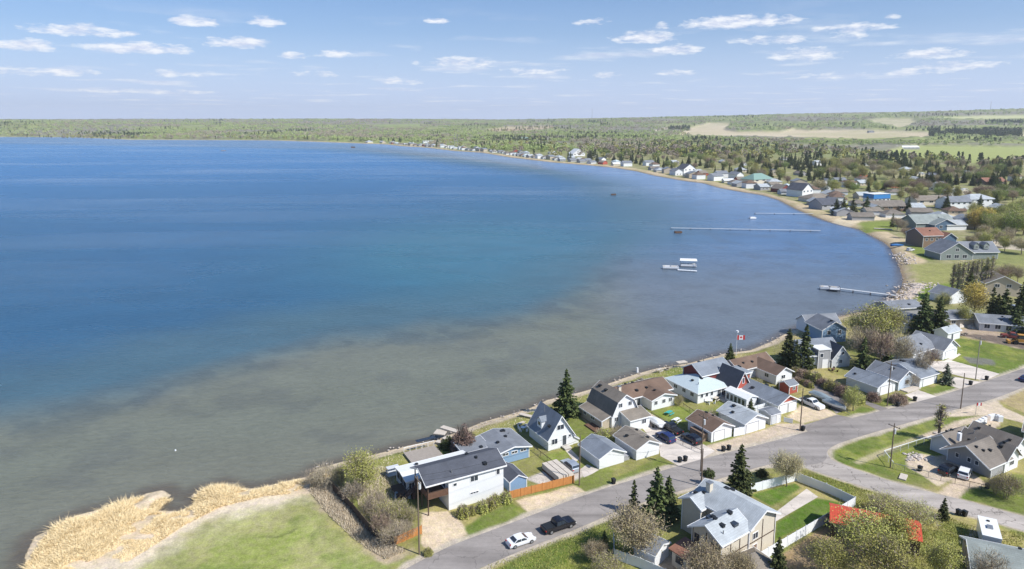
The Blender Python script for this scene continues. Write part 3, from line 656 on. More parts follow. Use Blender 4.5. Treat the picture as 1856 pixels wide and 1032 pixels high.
def window(root, face, a, plane, z, w_, h_, frame='white_trim', mull=1):
    m = MB(); e = .09
    for u0, u1, v0, v1 in ((-w_/2-e, -w_/2, z-e, z+h_+e), (w_/2, w_/2+e, z-e, z+h_+e), (-w_/2, w_/2, z-e, z), (-w_/2, w_/2, z+h_, z+h_+e)): fbox(m, face, a, plane, u0, u1, v0, v1, .002, .07)
    for k in range(mull): c = -w_/2+w_*(k+1)/(mull+1); fbox(m, face, a, plane, c-.03, c+.03, z, z+h_, .002, .06)
    f = m.build('window', frame, root); p = MB(); fbox(p, face, a, plane, -w_/2, w_/2, z, z+h_, .003, .035); p.build('pane', 'glass_dark', f); return f
def door(root, face, a, plane, z, w_=.9, h_=2.05, mt='dark_door'):
    m = MB(); fbox(m, face, a, plane, -w_/2, w_/2, z, z+h_, .002, .05); d = m.build('door', mt, root)
    q = MB()
    for u0, u1, v0, v1 in ((-w_/2-.1, -w_/2, z, z+h_+.1), (w_/2, w_/2+.1, z, z+h_+.1), (-w_/2, w_/2, z+h_, z+h_+.1)): fbox(q, face, a, plane, u0, u1, v0, v1, .002, .07)
    q.build('frame', 'white_trim', d); q = MB(); fbox(q, face, a, plane, w_/2-.16, w_/2-.08, z+.95, z+1.05, .05, .1); q.build('handle', 'grey_metal', d); return d
def garage_door(root, face, a, plane, z, w_, h_=2.15, mt='white_trim'):
    m = MB()
    for k in range(4): fbox(m, face, a, plane, -w_/2, w_/2, z+k*h_/4+.025, z+(k+1)*h_/4-.025, .01, .05)
    fbox(m, face, a, plane, -w_/2, w_/2, z, z+h_, .002, .02); d = m.build('garage_door', mt, root)
    q = MB()
    for u0, u1, v0, v1 in ((-w_/2-.12, -w_/2, z, z+h_+.12), (w_/2, w_/2+.12, z, z+h_+.12), (-w_/2, w_/2, z+h_, z+h_+.12)): fbox(q, face, a, plane, u0, u1, v0, v1, .002, .08)
    q.build('frame', 'grey_siding' if mt == 'white_trim' else 'white_trim', d); return d
def add_block(root, b, wall, roof, trim='white_trim', vents=0, corners=True, seed=0, wallname='wall'):
    if wall: b.wall().build(wallname, wall, root)
    m, ed = shell(b.polys(), b.t); rf = m.build('roof', roof, root)
    if trim:
        q = MB(); c = Vector(((b.x0+b.x1)/2, (b.y0+b.y1)/2, 0))
        for a, e in ed:
            d = e-a; n = Vector((d.y, -d.x, 0)).normalized()
            if n.dot((a+e)/2-c) < 0: n = -n
            t0, t1 = .015, -b.t-.10; dn = d.normalized()*.02
            vs = [a-dn+Vector((0,0,t1)), e+dn+Vector((0,0,t1)), e+dn+n*.06+Vector((0,0,t1)), a-dn+n*.06+Vector((0,0,t1)), a-dn+Vector((0,0,t0)), e+dn+Vector((0,0,t0)), e+dn+n*.06+Vector((0,0,t0)), a-dn+n*.06+Vector((0,0,t0))]
            q.add(vs, [(0,3,2,1),(4,5,6,7),(0,1,5,4),(1,2,6,5),(2,3,7,6),(3,0,4,7)])
        q.build('fascia', trim, rf)
        if corners and wall and trim == 'white_trim' and wall != 'white_siding':
            wx0, wx1 = b.wx or (b.x0, b.x1)
            for x in (wx0, wx1):
                for y in (b.y0, b.y1): MB().box(x-.07, x+.07, y-.07, y+.07, b.z0, b.z0+b.h-.02).build('corner_trim', trim, root)
    rg = random.Random(seed)
    for k in range(vents):
        x = b.x0+(b.x1-b.x0)*rg.uniform(.15, .85); y = b.y0+(b.y1-b.y0)*rg.uniform(.12, .88); z = b.rz(x, y); s_ = rg.choice([.22, .28, .35])
        v = MB()
        if k % 3 == 2: v.bar((x, y, z-.2), (x, y, z+.55), .09, n=8)
        else: v.box(x-s_*.8, x+s_*.8, y-s_, y+s_, z-.15, z+.22); v.box(x-s_, x+s_, y-s_*1.2, y+s_*1.2, z+.22, z+.28)
        v.build('roof_vent', 'grey_metal' if k % 3 == 2 else 'plastic_black', rf)
    return rf
def chimney(root, x, y, z0, z1, s_=.35, mt='cream_siding'):
    c = MB().box(x-s_, x+s_, y-s_, y+s_, z0, z1).build('chimney', mt, root); MB().box(x-s_-.08, x+s_+.08, y-s_-.08, y+s_+.08, z1, z1+.12).build('cap', 'grey_metal', c)
def at(px, py, rot=RD, dx=0, dy=0):
    p = G(px, py); c, s_ = math.cos(rot), math.sin(rot)
    return Vector((p.x+dx*c-dy*s_, p.y+dx*s_+dy*c, GZ))
def house(label, cat, A, rot, blocks, name='house', group=None, dx=0, dy=0, **kw):
    root = thing(name, label, cat, at(*A, rot, dx, dy), rot, group)
    for i, (b, wl, rf, vents) in enumerate(blocks): add_block(root, b, wl, rf, kw.get('trim', 'white_trim'), vents, seed=int(A[0])+i*7, corners=kw.get('corners', True))
    return root

# ------------------------------------------------------------------ houses beside the lake, left to right
# long two storey house with the charcoal roof
h = house('long two storey house, white siding, charcoal roof overhanging a brown balcony', 'house', (813.8,925.5), RD, [(Block(-3.9, 10.7, 0, 6.7, 5.9, 'gx', 1.35, .45, wx=(0, 10.7)), 'white_siding', 'charcoal_shingle', 4)])
window(h, 'f', 4.9, 0, 4.25, 1.4, .95); window(h, 'f', 4.9, 0, 1.9, 1.5, .28, mull=2); window(h, 'f', 9.6, 0, 4.3, .6, 1.0, mull=0); window(h, 'l', 2, 0, 3.5, 1.2, 1.2); door(h, 'l', 4.6, 0, 3.1)
window(h, 'f', 1.2, 0, 4.3, .6, .5, mull=0)
MB().box(-3.8, -.02, .1, 6.6, 2.95, 3.12).build('balcony_floor', 'wood_brown', h)
m = MB()
for y in (.12,):
    for i in range(22): m.box(-3.75+i*.17, -3.62+i*.17, .08, .12, 3.12, 4.15)
rl = m.build('railing', 'wood_brown', h); MB().box(-3.8, 0, .04, .16, 4.15, 4.22).build('handrail', 'brown_trim', rl)
m = MB()
for i in range(36): m.box(-3.8, -3.76, .15+i*.18, .28+i*.18, 3.12, 4.15)
m.build('railing', 'wood_brown', h)
for x, y in ((-3.7, .25), (-3.7, 3.3), (-3.7, 6.4), (-1.9, 6.4)): MB().box(x-.09, x+.09, y-.09, y+.09, 0, 5.8).build('post', 'brown_trim', h)
MB().box(-.02, 3.0, .3, 6.3, .01, .02).build('carport_floor', 'concrete', h)
m = MB()
for i in range(14): m.box(-4.4-i*.28, -4.15-i*.28, 4.5, 5.4, 2.95-i*.21, 3.02-i*.21)
st = m.build('stairs', 'wood_brown', h); m = MB().bar((-4.1, 4.5, 4.0), (-8.0, 4.5, 1.1), .05).bar((-4.1, 5.4, 4.0), (-8.0, 5.4, 1.1), .05); m.build('handrail', 'brown_trim', st)
# mobile home behind it
h = house('low mobile home with a flat white roof behind the long two storey house', 'mobile home', (738,897), RD, [(Block(0, 13.5, 0, 5.6, 2.6, 'gx', .35, .25, t=.1), 'pale_blue_siding', 'white_roof', 2)], 'mobile_home')
for y in (1.1, 2.8, 4.5): window(h, 'l', y, 0, 1.1, 1.1, 1.0, 'dark_door')
window(h, 'f', .9, 0, 1.0, 1.0, 1.1); door(h, 'f', 2.2, 0, .1)
t = thing('sun_deck', 'pale grey sun deck with a glass rail on the lawn behind the mobile home', 'deck', at(768, 838), RD)
MB().box(-2.5, 4.2, 0, 4.8, .35, .5).build('deck_floor', 'wood_grey', t); MB().box(-2.4, 4.1, .1, 4.7, 0, .35).build('skirt', 'grey_siding', t)
m = MB()
for i in range(6): m.box(-2.45+i*1.3, -2.38+i*1.3, 4.7, 4.78, .5, 1.5)
m.box(-2.5, 4.2, 4.68, 4.8, 1.5, 1.56); m.build('railing', 'white_trim', t); MB().box(.5, 4.6, 4.9, 6.0, 1.9, 1.98).build('awning', 'glass_dark', t); MB().box(-2.5, -1.0, -1.5, 0, .2, .3).build('step', 'grey_siding', t)
t = thing('raised_deck', 'dark raised timber deck full of clutter, widened as painted shade, left of the balcony posts', 'deck', at(748, 905, RD), RD)
MB().box(-2.5, 6, .4, 4.8, .7, .85).build('deck_floor', 'fence_dark', t)  # real deck, but widened in dark boards to stand in for house shade
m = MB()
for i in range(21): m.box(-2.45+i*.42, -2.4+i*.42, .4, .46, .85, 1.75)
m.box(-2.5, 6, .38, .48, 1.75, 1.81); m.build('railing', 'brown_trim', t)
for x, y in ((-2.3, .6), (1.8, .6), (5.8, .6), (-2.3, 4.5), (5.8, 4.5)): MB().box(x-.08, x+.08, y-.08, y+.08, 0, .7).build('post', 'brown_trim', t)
t = thing('storage_rack', 'open grey storage rack beside the pale end of the mobile home', 'rack', at(703, 868, RD), RD)
for z in (.3, 1.1, 1.8): MB().box(0, 2.4, 0, 1.2, z, z+.06).build('shelf', 'light_grey_siding', t)
for x, y in ((.05, .05), (2.35, .05), (.05, 1.15), (2.35, 1.15)): MB().box(x-.05, x+.05, y-.05, y+.05, 0, 1.9).build('post', 'grey_metal', t)
# blue shed
h = house('small blue garden shed with a black gable roof behind the orange fence', 'shed', (924,893.5), RD, [(Block(0, 3.5, 0, 5.4, 2.1, 'gy', .95, .15, t=.1), 'blue_siding', 'charcoal_shingle', 0)], 'garden_shed')
# blue bungalow under flat grey roof
h = house('low blue bungalow with a wide light grey roof on the lakeside lawn', 'bungalow', (916,842), RD, [(Block(-1.6, 5.5, .3, 8.5, 2.5, 'gy', .75, .5), 'blue_siding', 'grey_shingle', 6), (Block(-7.2, -1.7, 3.0, 8.0, 2.3, 'shed', .4, .3), 'blue_siding', 'grey_shingle', 1)])
for x in (.2, 2.2, 4.2): window(h, 'f', x, .3, 1.7, 1.2, .45)
# steep white house
h = house('steep roofed white house with a dormer, tall slate gable beside the big lakeside spruce', 'house', (993.7,818), RD, [(Block(0, 6.0, 0, 7.8, 2.75, 'gy', 4.3, .4), 'white_siding', 'blue_grey_shingle', 1), (Block(6.05, 7.6, .2, 6.8, 1.9, 'shedx', -1.0, .2), 'white_siding', 'blue_grey_shingle', 0)])
window(h, 'f', 1.5, 0, 1.2, 1.3, 1.1); door(h, 'f', 3.9, 0, .5, .9, 2.1); window(h, 'f', 2.9, 0, 4.1, 1.6, 1.0); window(h, 'f', 5.2, 0, 2.0, .5, .5, mull=0)
d = Block(.35, 2.6, 3.3, 5.1, 2.0, 'gx', .7, .15, z0=3.0, t=.1)
d.wall().build('dormer', 'white_siding', h); mm, ed = shell(d.polys(), .1); mm.build('dormer_roof', 'blue_grey_shingle', h); window(h, 'l', 4.2, .35, 3.9, .9, .8, mull=0)
MB().box(3.1, 4.7, -1.6, 0, .2, .42).build('porch_step', 'concrete', h); MB().bar((2.2, 5.2, 5.2), (2.2, 5.2, 7.6), .05).build('flue', 'grey_metal', h)
# white garage with blue-grey roof
h = house('white garage, blue-grey gable roof, beside the silver SUV', 'garage', (1086,851), RD, [(Block(0, 6.0, 0, 6.6, 2.3, 'gy', 1.35, .35), 'white_siding', 'blue_grey_shingle', 0)], 'garage')
MB().box(6.05, 7.6, .3, 5.5, 0, .9).build('lean_to', 'grey_siding', h)
# white garage with tan roof
h = house('white garage with a tan gable roof and black vents beside the wide concrete drive', 'garage', (1153,835), RD, [(Block(0, 5.8, 0, 7.0, 2.4, 'gy', 1.25, .35), 'white_siding', 'tan_shingle', 4)], 'garage')
# gambrel house
h = house('white barn-style house with a taupe gambrel roof and a porch', 'house', (1108.5,776.5), RD, [(Block(0, 7.2, 0, 9.2, 2.9, 'by', 4.2, .35, knee=(1.35, 2.7)), 'white_siding', 'tan_shingle', 2), (Block(2.4, 7.8, -3.4, -.05, 2.6, 'shed', .8, .3), 'white_siding', 'tan_shingle', 0), (Block(-2.3, -.05, .5, 9.0, 2.0, 'shedx', .7, .25), 'tan_siding', 'tan_shingle', 0)])
window(h, 'f', 2.3, 0, 4.4, .9, .9); window(h, 'f', 4.9, 0, 4.4, .9, .9); window(h, 'f', 1.2, 0, 1.4, .8, .9); window(h, 'f', 6.2, -3.4, 1.2, 1.1, .9); window(h, 'l', 4, -2.3, 1.0, 1.4, .8); window(h, 'l', 7, -2.3, 1.0, 1.0, .8)
MB().box(-4.5, -2.4, -2, 4, .0, .3).build('side_deck', 'wood_brown', h)
# brown roofed bungalow
h = house('sprawling brown roofed white bungalow with a cream chimney behind the small lawn', 'bungalow', (1181,744.6), RD, [(Block(0, 6.9, 0, 6, 2.6, 'gy', 1.0, .45), 'white_siding', 'brown_shingle', 1), (Block(-7.6, 8.6, 3.4, 10.4, 2.7, 'gx', 1.5, .5), 'white_siding', 'brown_shingle', 5)])
for x in (1.2, 3.6, 5.6): window(h, 'f', x, 0, 1.2, .9, .9)
window(h, 'f', -3, 3.4, 1.0, 1.6, 1.1); door(h, 'f', -1.2, 3.4, 0); chimney(h, -5.6, 5.2, 1.5, 5.2)
# pale metal hip roof
h = house('square white bungalow under a pale metal hip roof with a black vent', 'bungalow', (1264,733.5), RD, [(Block(.3, 10.8, .3, 11.2, 2.75, 'hip', 1.9, .45), 'white_siding', 'pale_metal_roof', 3)])
for x in (1.6, 3.2, 4.8): window(h, 'f', x, .3, 1.3, .7, 1.0, mull=0)
for x in (7.2, 8.6, 10): window(h, 'f', x, .3, .6, 1.0, 1.7, 'white_trim')
for y in (2.2, 5, 8): window(h, 'l', y, .3, 1.3, 1.1, .9)
MB().box(6.4, 11, -2.4, .25, 0, .35).build('terrace', 'wood_pale', h)
# red house
h = house('tall red gabled house with steep slate roofs and white trim', 'house', (1333,726), RD, [(Block(-.4, 4.9, 0, 6.6, 2.6, 'gy', 4.2, .35), 'red_siding', 'charcoal_shingle', 0), (Block(-4.6, 5.2, 6.8, 13.4, 4.9, 'gx', 1.9, .4), 'dark_red_siding', 'blue_grey_shingle', 3), (Block(4.4, 10.0, 4.9, 9.4, 3.9, 'hip', 1.0, .4), 'red_siding', 'blue_grey_shingle', 2)])
window(h, 'f', 2.3, 0, 4.0, .55, 1.3, mull=0); window(h, 'f', 8.0, 4.9, 2.4, 2.2, .9, mull=3); window(h, 'f', 2.2, 0, .9, 2.2, 1.2, mull=2); window(h, 'l', 9.5, -4.6, 1.0, .7, 1.8, mull=0)
MB().box(-.3, 4.8, -.12, -.01, 2.55, 2.8).build('band', 'white_trim', h)
# brown roof white gable house
h = house('long mauve and white bungalow with a brown gable roof right of the red house', 'bungalow', (1406,698), RD, [(Block(0, 5.9, 0, 8.4, 2.7, 'gy', 1.5, .4), 'white_siding', 'brown_shingle', 1), (Block(-6.2, 6.6, 6.6, 13, 2.9, 'gx', 1.7, .4), 'light_grey_siding', 'brown_shingle', 2)])
window(h, 'f', 2.6, 0, 1.3, 1.3, .9); window(h, 'l', 3, 0, 1.2, 1.2, .9)
# brown garage
h = house('white walled garage with a brown gable roof and garage door behind the black cars', 'garage', (1288.7,802.5), RD, [(Block(0, 6.0, 0, 7.0, 2.5, 'gy', 1.3, .4), 'white_siding', 'brown_shingle', 2)], 'garage')
garage_door(h, 'f', 2.2, 0, 0, 2.9); MB().box(-1.3, -.05, 1, 5, 0, 1.7).build('lean_to', 'brown_siding', h)
# light grey roof garage
h = house('white double garage with a light grey gable roof joined by a white fence', 'garage', (1349,787.5), RD, [(Block(0, 6.4, 0, 7.6, 2.5, 'gy', 1.35, .4), 'white_siding', 'light_grey_shingle', 3)], 'garage')
garage_door(h, 'f', 2.3, 0, 0, 3.6)
# long garage with red gable
h = house('long garage with a grey roof and red-trimmed gable facing the street', 'garage', (1409,753), RD, [(Block(0, 6.4, 0, 13.5, 2.7, 'gy', 1.6, .55), 'white_siding', 'blue_grey_shingle', 3)], 'garage')
garage_door(h, 'f', 1.8, 0, 0, 2.5); garage_door(h, 'f', 4.8, 0, 0, 2.4)
m = MB().add([(0.1,-.03,2.75),(6.3,-.03,2.75),(3.2,-.03,4.1),(.1,-.08,2.75),(6.3,-.08,2.75),(3.2,-.08,4.1)], [(0,1,2)[::-1],(3,4,5),(0,1,4,3),(1,2,5,4),(2,0,3,5)]); m.build('gable_panel', 'red_siding', h)
# white frame sunroom
h = house('white sunroom with a rounded roof and a row of dark windows behind the garages', 'sunroom', (1352,744), RD, [(Block(0, 3.4, 0, 6.5, 2.7, 'gy', .5, .2, t=.1), 'white_siding', 'white_roof', 0)], 'sunroom', corners=False)
for k in range(5): window(h, 'l', .9+k*1.2, 0, .7, .8, 1.5, mull=0)
for k in range(2): window(h, 'b', 1+k*1.3, 6.5, .7, .8, 1.5, mull=0)
h = house('small grey shed with a slate roof in front of the red-trimmed garage', 'shed', (1409,767), RD, [(Block(-2.2, .9, 0, 3.4, 2.3, 'gx', .5, .15, t=.1), 'light_grey_siding', 'grey_shingle', 0)], 'garden_shed'); door(h, 'f', .1, 0, 0, .8, 1.9, 'white_trim')
h = house('little red shed with a grey roof beside the parked boats', 'shed', (1437,713), RD, [(Block(-1.4, 1.6, 0, 3.0, 2.1, 'gx', .7, .2, t=.1), 'red_siding', 'grey_shingle', 0)], 'garden_shed'); window(h, 'f', .3, 0, .9, .8, .7)
# grey house with a tower
h = house('grey two storey house with a square tower and slanting gable beside tall spruces', 'house', (1464,670), math.radians(12), [(Block(0, 10.8, 2, 9.5, 4.3, 'gx', 2.2, .4), 'light_grey_siding', 'blue_grey_shingle', 1), (Block(7.2, 12.6, -.2, 6, 2.6, 'gy', 3.4, .35), 'light_grey_siding', 'charcoal_shingle', 0), (Block(3.0, 6.6, 0, 3.5, 5.3, 'flat', 0, .15), 'grey_siding', 'white_roof', 0), (Block(-1.2, 2.9, .5, 5, 3.6, 'shed', 1.4, .3), 'light_grey_siding', 'blue_grey_shingle', 0)])
window(h, 'f', 4.0, 0, 3.2, .9, 1.0, mull=0); window(h, 'f', 1.2, .5, 1.3, .9, 1.3, mull=0); door(h, 'f', 5.2, 0, 0, 1.6, 2.4, 'white_trim'); window(h, 'f', 9.9, -.2, 1.2, .9, .9); window(h, 'f', 10.4, -.2, 3.6, .7, .8, mull=0)
h = house('bright blue gabled house on the shore behind the grey tower house', 'house', (1489,622), math.radians(10), [(Block(0, 8, 0, 8.5, 4.2, 'gy', 2.4, .4), 'blue_siding', 'grey_shingle', 1), (Block(1, 12, 8.6, 15, 3.2, 'gx', 2.2, .4), 'white_siding', 'grey_shingle', 1)])
window(h, 'f', 2.2, 0, 2.6, 1.0, 1.2); window(h, 'f', 5.8, 0, 2.6, 1.0, 1.2)
# garage and house by the street
h = house('white garage with a slate blue gable roof behind the round maroon bush', 'garage', (1589,719), RD, [(Block(0, 7.2, 0, 8.4, 2.5, 'gy', 1.5, .4), 'white_siding', 'blue_grey_shingle', 1)], 'garage'); garage_door(h, 'f', 3.6, 0, 0, 4.8)
h = house('pale blue house with a grey gable roof and a white garage wing by the street', 'house', (1666,703.5), RD, [(Block(0, 7.6, 0, 11, 2.7, 'gx', 2.0, .4), 'white_siding', 'blue_grey_shingle', 2), (Block(-6.6, .1, 1.4, 9.6, 2.9, 'gy', 1.8, .4), 'pale_blue_siding', 'grey_shingle', 2)])
garage_door(h, 'f', 3.8, 0, 0, 4.8); window(h, 'f', -3.3, 1.4, 1.2, 1.3, 1.1); window(h, 'l', 5, -6.6, 1.2, 1.2, 1.0); window(h, 'f', -3.3, 1.4, 3.4, .8, .7, mull=0)
MB().box(-5.8, -.3, -.6, 1.35, 0, .3).build('porch', 'wood_pale', h)
h = house('large grey roofed bungalow with a white double gable beside the green lawn', 'bungalow', (1708,653), math.radians(31), [(Block(0, 7.6, 0, 9.5, 3.0, 'gy', 2.4, .45), 'white_siding', 'grey_shingle', 0), (Block(-10.6, 1.0, 2.6, 12.4, 3.1, 'gx', 2.6, .45), 'light_grey_siding', 'grey_shingle', 2)])
garage_door(h, 'f', 3.8, 0, 0, 5); window(h, 'f', -4, 2.6, 1.1, 1.6, 1.1)
h = house('small white shed beside the bright lawn and brown dirt track', 'shed', (1733,615), math.radians(30), [(Block(-5.2, 2, 0, 4, 2.7, 'gx', 1.2, .3), 'white_siding', 'light_grey_shingle', 0)], 'garden_shed'); door(h, 'f', -2.5, 0, 0)
h = house('long low bungalow with a slate roof beyond the dirt track, near the right edge', 'bungalow', (1775,599), math.radians(-17), [(Block(0, 15.5, 0, 9, 2.7, 'gx', 1.7, .5), 'light_grey_siding', 'grey_shingle', 2), (Block(12, 20, -4.5, -.05, 2.6, 'gy', 1.2, .4), 'dark_blue_siding', 'charcoal_shingle', 0)])
for x in (2, 5, 8): window(h, 'f', x, 0, .9, 1.5, 1.3)
h = house('grey roofed cottage with open eaves left of the pile of earth', 'cottage', (1712,592), math.radians(5), [(Block(0, 11, 0, 8, 2.6, 'gx', 1.8, .5), 'tan_siding', 'grey_shingle', 1)])
window(h, 'f', 3, 0, 1, 1.4, 1)
h = house('grey cottage with white gables behind the bare trees and large bungalow', 'cottage', (1637,604), math.radians(24), [(Block(0, 9, 0, 9, 3.4, 'gy', 2.3, .45), 'light_grey_siding', 'grey_shingle', 1), (Block(-6, .1, 3, 11, 3.1, 'gx', 2.0, .4), 'light_grey_siding', 'grey_shingle', 0)])
window(h, 'f', 4.5, 0, 3.2, 1.3, 1.1)
h = house('flat lakeside cottage with a grey roof at the foot of the stone bank', 'cottage', (1618,575), math.radians(12), [(Block(0, 12, 0, 9, 3.0, 'gx', 1.3, .5), 'grey_siding', 'grey_shingle', 1)])
h = house('beige house with a broad tan gable standing among dark spruces', 'house', (1784,535), math.radians(-14), [(Block(0, 12, 0, 13, 4.8, 'gy', 3.0, .5), 'tan_siding', 'tan_shingle', 1)]); window(h, 'f', 4, 0, 3.4, 1.6, 1.2); window(h, 'f', 8, 0, 3.4, 1.6, 1.2)
h = house('small slate roofed cabin left of the golden leafing tree', 'cabin', (1720,552), math.radians(20), [(Block(0, 9, 0, 8, 3.0, 'gy', 2.2, .4), 'white_siding', 'grey_shingle', 0)])
# point of the bay
h = house('big grey-green house with dormers and a porch above the bay lawn', 'house', (1704,472), math.radians(2), [(Block(0, 16, 0, 12, 3.6, 'gy', 5.0, .6), 'green_siding', 'grey_shingle', 0), (Block(13, 30, 2, 13, 3.8, 'gx', 4.0, .6), 'green_siding', 'grey_shingle', 0)])
for x in (4, 8, 12): window(h, 'f', x, 0, 1, 2.2, 1.6)
window(h, 'f', 8, 0, 4.4, 1.6, 1.4)
for x in (18, 23):
    d = Block(x, x+2.6, 2.6, 6, 2.0, 'gy', 1.2, .2, z0=4.9, t=.1); d.wall().build('dormer', 'green_siding', h); q, _ = shell(d.polys(), .1); q.build('dormer_roof', 'grey_shingle', h); window(h, 'f', x+1.3, 2.6, 5.4, 1.2, 1.0)
h = house('tall red-brown house with two steep gables above the blue boat', 'house', (1672,449), math.radians(8), [(Block(0, 12, 0, 13, 6.4, 'gx', 3.2, .5), 'brown_siding', 'red_brown_shingle', 1), (Block(10, 18, -2, 8, 5.2, 'gy', 2.6, .5), 'dark_blue_siding', 'red_brown_shingle', 0)])
for x in (2, 5, 8): window(h, 'f', x, 0, 3.6, 1.4, 1.4)
h = house('wide green roofed house behind the red-brown one at the bay head', 'house', (1660,416), math.radians(6), [(Block(0, 26, 0, 15, 4.0, 'gx', 4.2, .6), 'green_siding', 'green_grey_shingle', 2), (Block(8, 22, -6, -.05, 3.6, 'gy', 3.4, .5), 'dark_blue_siding', 'green_grey_shingle', 0)])
window(h, 'f', 12, -6, 1.5, 2, 1.5); window(h, 'f', 17, -6, 1.5, 2, 1.5)
h = house('pale roofed outbuilding right of the wide green roofed house', 'outbuilding', (1716,418), math.radians(6), [(Block(0, 13, 0, 10, 3.4, 'gx', 2.4, .5), 'white_siding', 'light_grey_shingle', 0)])
# --- south of the street
h = house('white dark-timbered two storey house with a broad grey roof inside the white fence', 'house', (1310,1041), math.radians(36), [])
h.location = (30.75, 91.25, GZ); R_ = h; b1 = Block(0, 6.6, 0, 5.3, 5.75, 'gx', 1.5, .55); add_block(R_, b1, 'stucco', 'light_grey_shingle', vents=5, seed=3)
b2 = Block(6.65, 13.4, -.15, 10.5, 5.85, 'gy', 1.65, .55); add_block(R_, b2, 'stucco', 'light_grey_shingle', vents=2, seed=5)
b3 = Block(5.2, 10.6, 7.9, 11.6, 5.6, 'gx', 1.0, .5); add_block(R_, b3, 'stucco', 'light_grey_shingle', vents=3, seed=9)
m = MB()
for x in (.06, 2.3, 4.5): fbox(m, 'f', x, 0, -.08, .08, 0, 5.8, .0, .05)
for x in (6.7, 10.0, 13.3): fbox(m, 'f', x, -.15, -.08, .08, 0, 5.9, 0, .05)
fbox(m, 'f', 3.3, 0, -3.2, 3.2, 2.8, 2.95, 0, .06); fbox(m, 'f', 10.0, -.15, -3.3, 3.3, 2.8, 2.95, 0, .06)
for y in (.1, 2.65, 5.2): fbox(m, 'l', y, 0, -.08, .08, 0, 5.9, 0, .05)
fbox(m, 'l', 2.65, 0, -2.5, 2.5, 2.8, 2.95, 0, .06); m.build('timbering', 'brown_trim', h)
for x in (1.3, 3.6): window(h, 'f', x, 0, 4.7, 1.0, .6, 'brown_trim')
window(h, 'l', 1.3, 0, 4.0, .8, .8, 'brown_trim'); window(h, 'l', 4.4, 0, 3.4, .7, 1.4, 'brown_trim'); window(h, 'f', 8.2, -.15, 3.3, 1.2, 1.0, 'white_trim'); door(h, 'f', 8.2, -.15, .2, 1.0, 2.1, 'brown_siding')
MB().box(7.3, 9.1, -1.1, -.16, .1, 1.1).build('balcony', 'brown_siding', h)
ar = MB().box(-3.4, -.05, 3.4, 6.2, 0, 2.6).build('arcade', 'stucco', h); MB().box(-3.43, -3.39, 4.0, 5.5, .9, 2.1).build('arch_opening', 'glass_dark', ar);
q = MB(); fbox(q, 'f', -2.3, 3.4, -.8, .8, .7, 2.2, .0, .04); q.build('arch_opening', 'glass_dark', ar); q = MB(); fbox(q, 'f', -.7, 3.4, -.4, .4, 0, 2.0, .0, .04); q.build('arch_opening', 'glass_dark', ar)
MB().add([(-3.9,3.0,2.65),(-.05,3.0,3.1),(-.05,6.6,3.1),(-3.9,6.6,2.65),(-3.9,3.0,2.8),(-.05,3.0,3.25),(-.05,6.6,3.25),(-3.9,6.6,2.8)], [(0,3,2,1),(4,5,6,7),(0,1,5,4),(1,2,6,5),(2,3,7,6),(3,0,4,7)]).build('porch_roof', 'red_brown_shingle', h)
chimney(h, 8.6, 9.0, 5, 8.3, .4, 'stucco')
for (x, y) in ((4.4, 1.3), (3.0, 4.2)):
    z = b1.rz(x, y); MB().box(x-.5, x+.5, y-.7, y+.7, z-.3, z+.12).build('skylight', 'glass_dark', h)
h = house('tan hip roofed annex half hidden by the yellow-leafing tree at the bottom edge', 'annex', (1360,1066), RD, [(Block(0, 5, 0, 4, 2.3, 'hip', 1.2, .4), 'tan_siding', 'tan_shingle', 0)])
h = house('small lean-to greenhouse shed with a grey roof in the yard beside the blue fence', 'shed', (1186,1032), RD+.35, [(Block(0, 4.4, 0, 3.6, 2.2, 'gy', .8, .2), 'white_siding', 'grey_shingle', 0)], 'garden_shed')
h = house('house, end wall greyed for shade, wide taupe gable roof above two parked cars', 'house', (1797,868), RD, [])
add_block(h, Block(-1.3, 6, .2, 8.2, 2.8, 'gx', 2.4, .6, wx=(0, 6)), 'grey_siding', 'dark_brown_shingle', vents=5, seed=2)  # grey siding puts the end wall's shade into its colour
add_block(h, Block(4.4, 9.2, 0, 8.6, 2.85, 'gy', 2.1, .5), 'white_siding', 'dark_brown_shingle', vents=3, seed=4)
add_block(h, Block(9.25, 15, 1.3, 9.6, 2.75, 'gy', 2.1, .5), 'white_siding', 'dark_brown_shingle', vents=3, seed=8)
add_block(h, Block(1.6, 9.0, 8.25, 12.4, 2.7, 'gx', 1.5, .5), 'light_grey_siding', 'dark_brown_shingle', vents=3, seed=11)
for y in (2.8, 4.2, 6.4): window(h, 'l', y, 0, 1.5, .6, .8, mull=0)
window(h, 'f', 6.8, 0, 1.1, 1.4, 1.1); window(h, 'f', 12, 1.3, 1.1, 1.4, 1.2)
z = 5.0; MB().box(2.6, 3.3, 7.6, 8.2, 3.6, 5.2).build('chimney', 'white_siding', h)
h = house('dark blue house with white framed windows at the right edge behind the taupe roof', 'house', (1811,826), math.radians(-42), [(Block(0, 12, 0, 9, 3.0, 'gx', 2.0, .5), 'dark_blue_siding', 'dark_brown_shingle', 3)], dx=3, dy=9.5)
for x in (2.6, 4.2): window(h, 'f', x, 0, 1.1, .7, 1.4, mull=0)
h = house('red metal roofed shed half covered by bare tangled branches', 'shed', (1505,973), math.radians(-24), [(Block(0, 12.5, 0, 5.6, 2.7, 'gx', 1.1, .3), 'fence_dark', 'red_roof', 0)], 'red_roofed_shed', trim=None)
h = house('moss-grey roofed house cut by the bottom right corner', 'house', (1762,1062), math.radians(-24), [(Block(0, 20, 0, 8, 2.9, 'gx', 1.8, .5), 'tan_siding', 'green_grey_shingle', 1)])
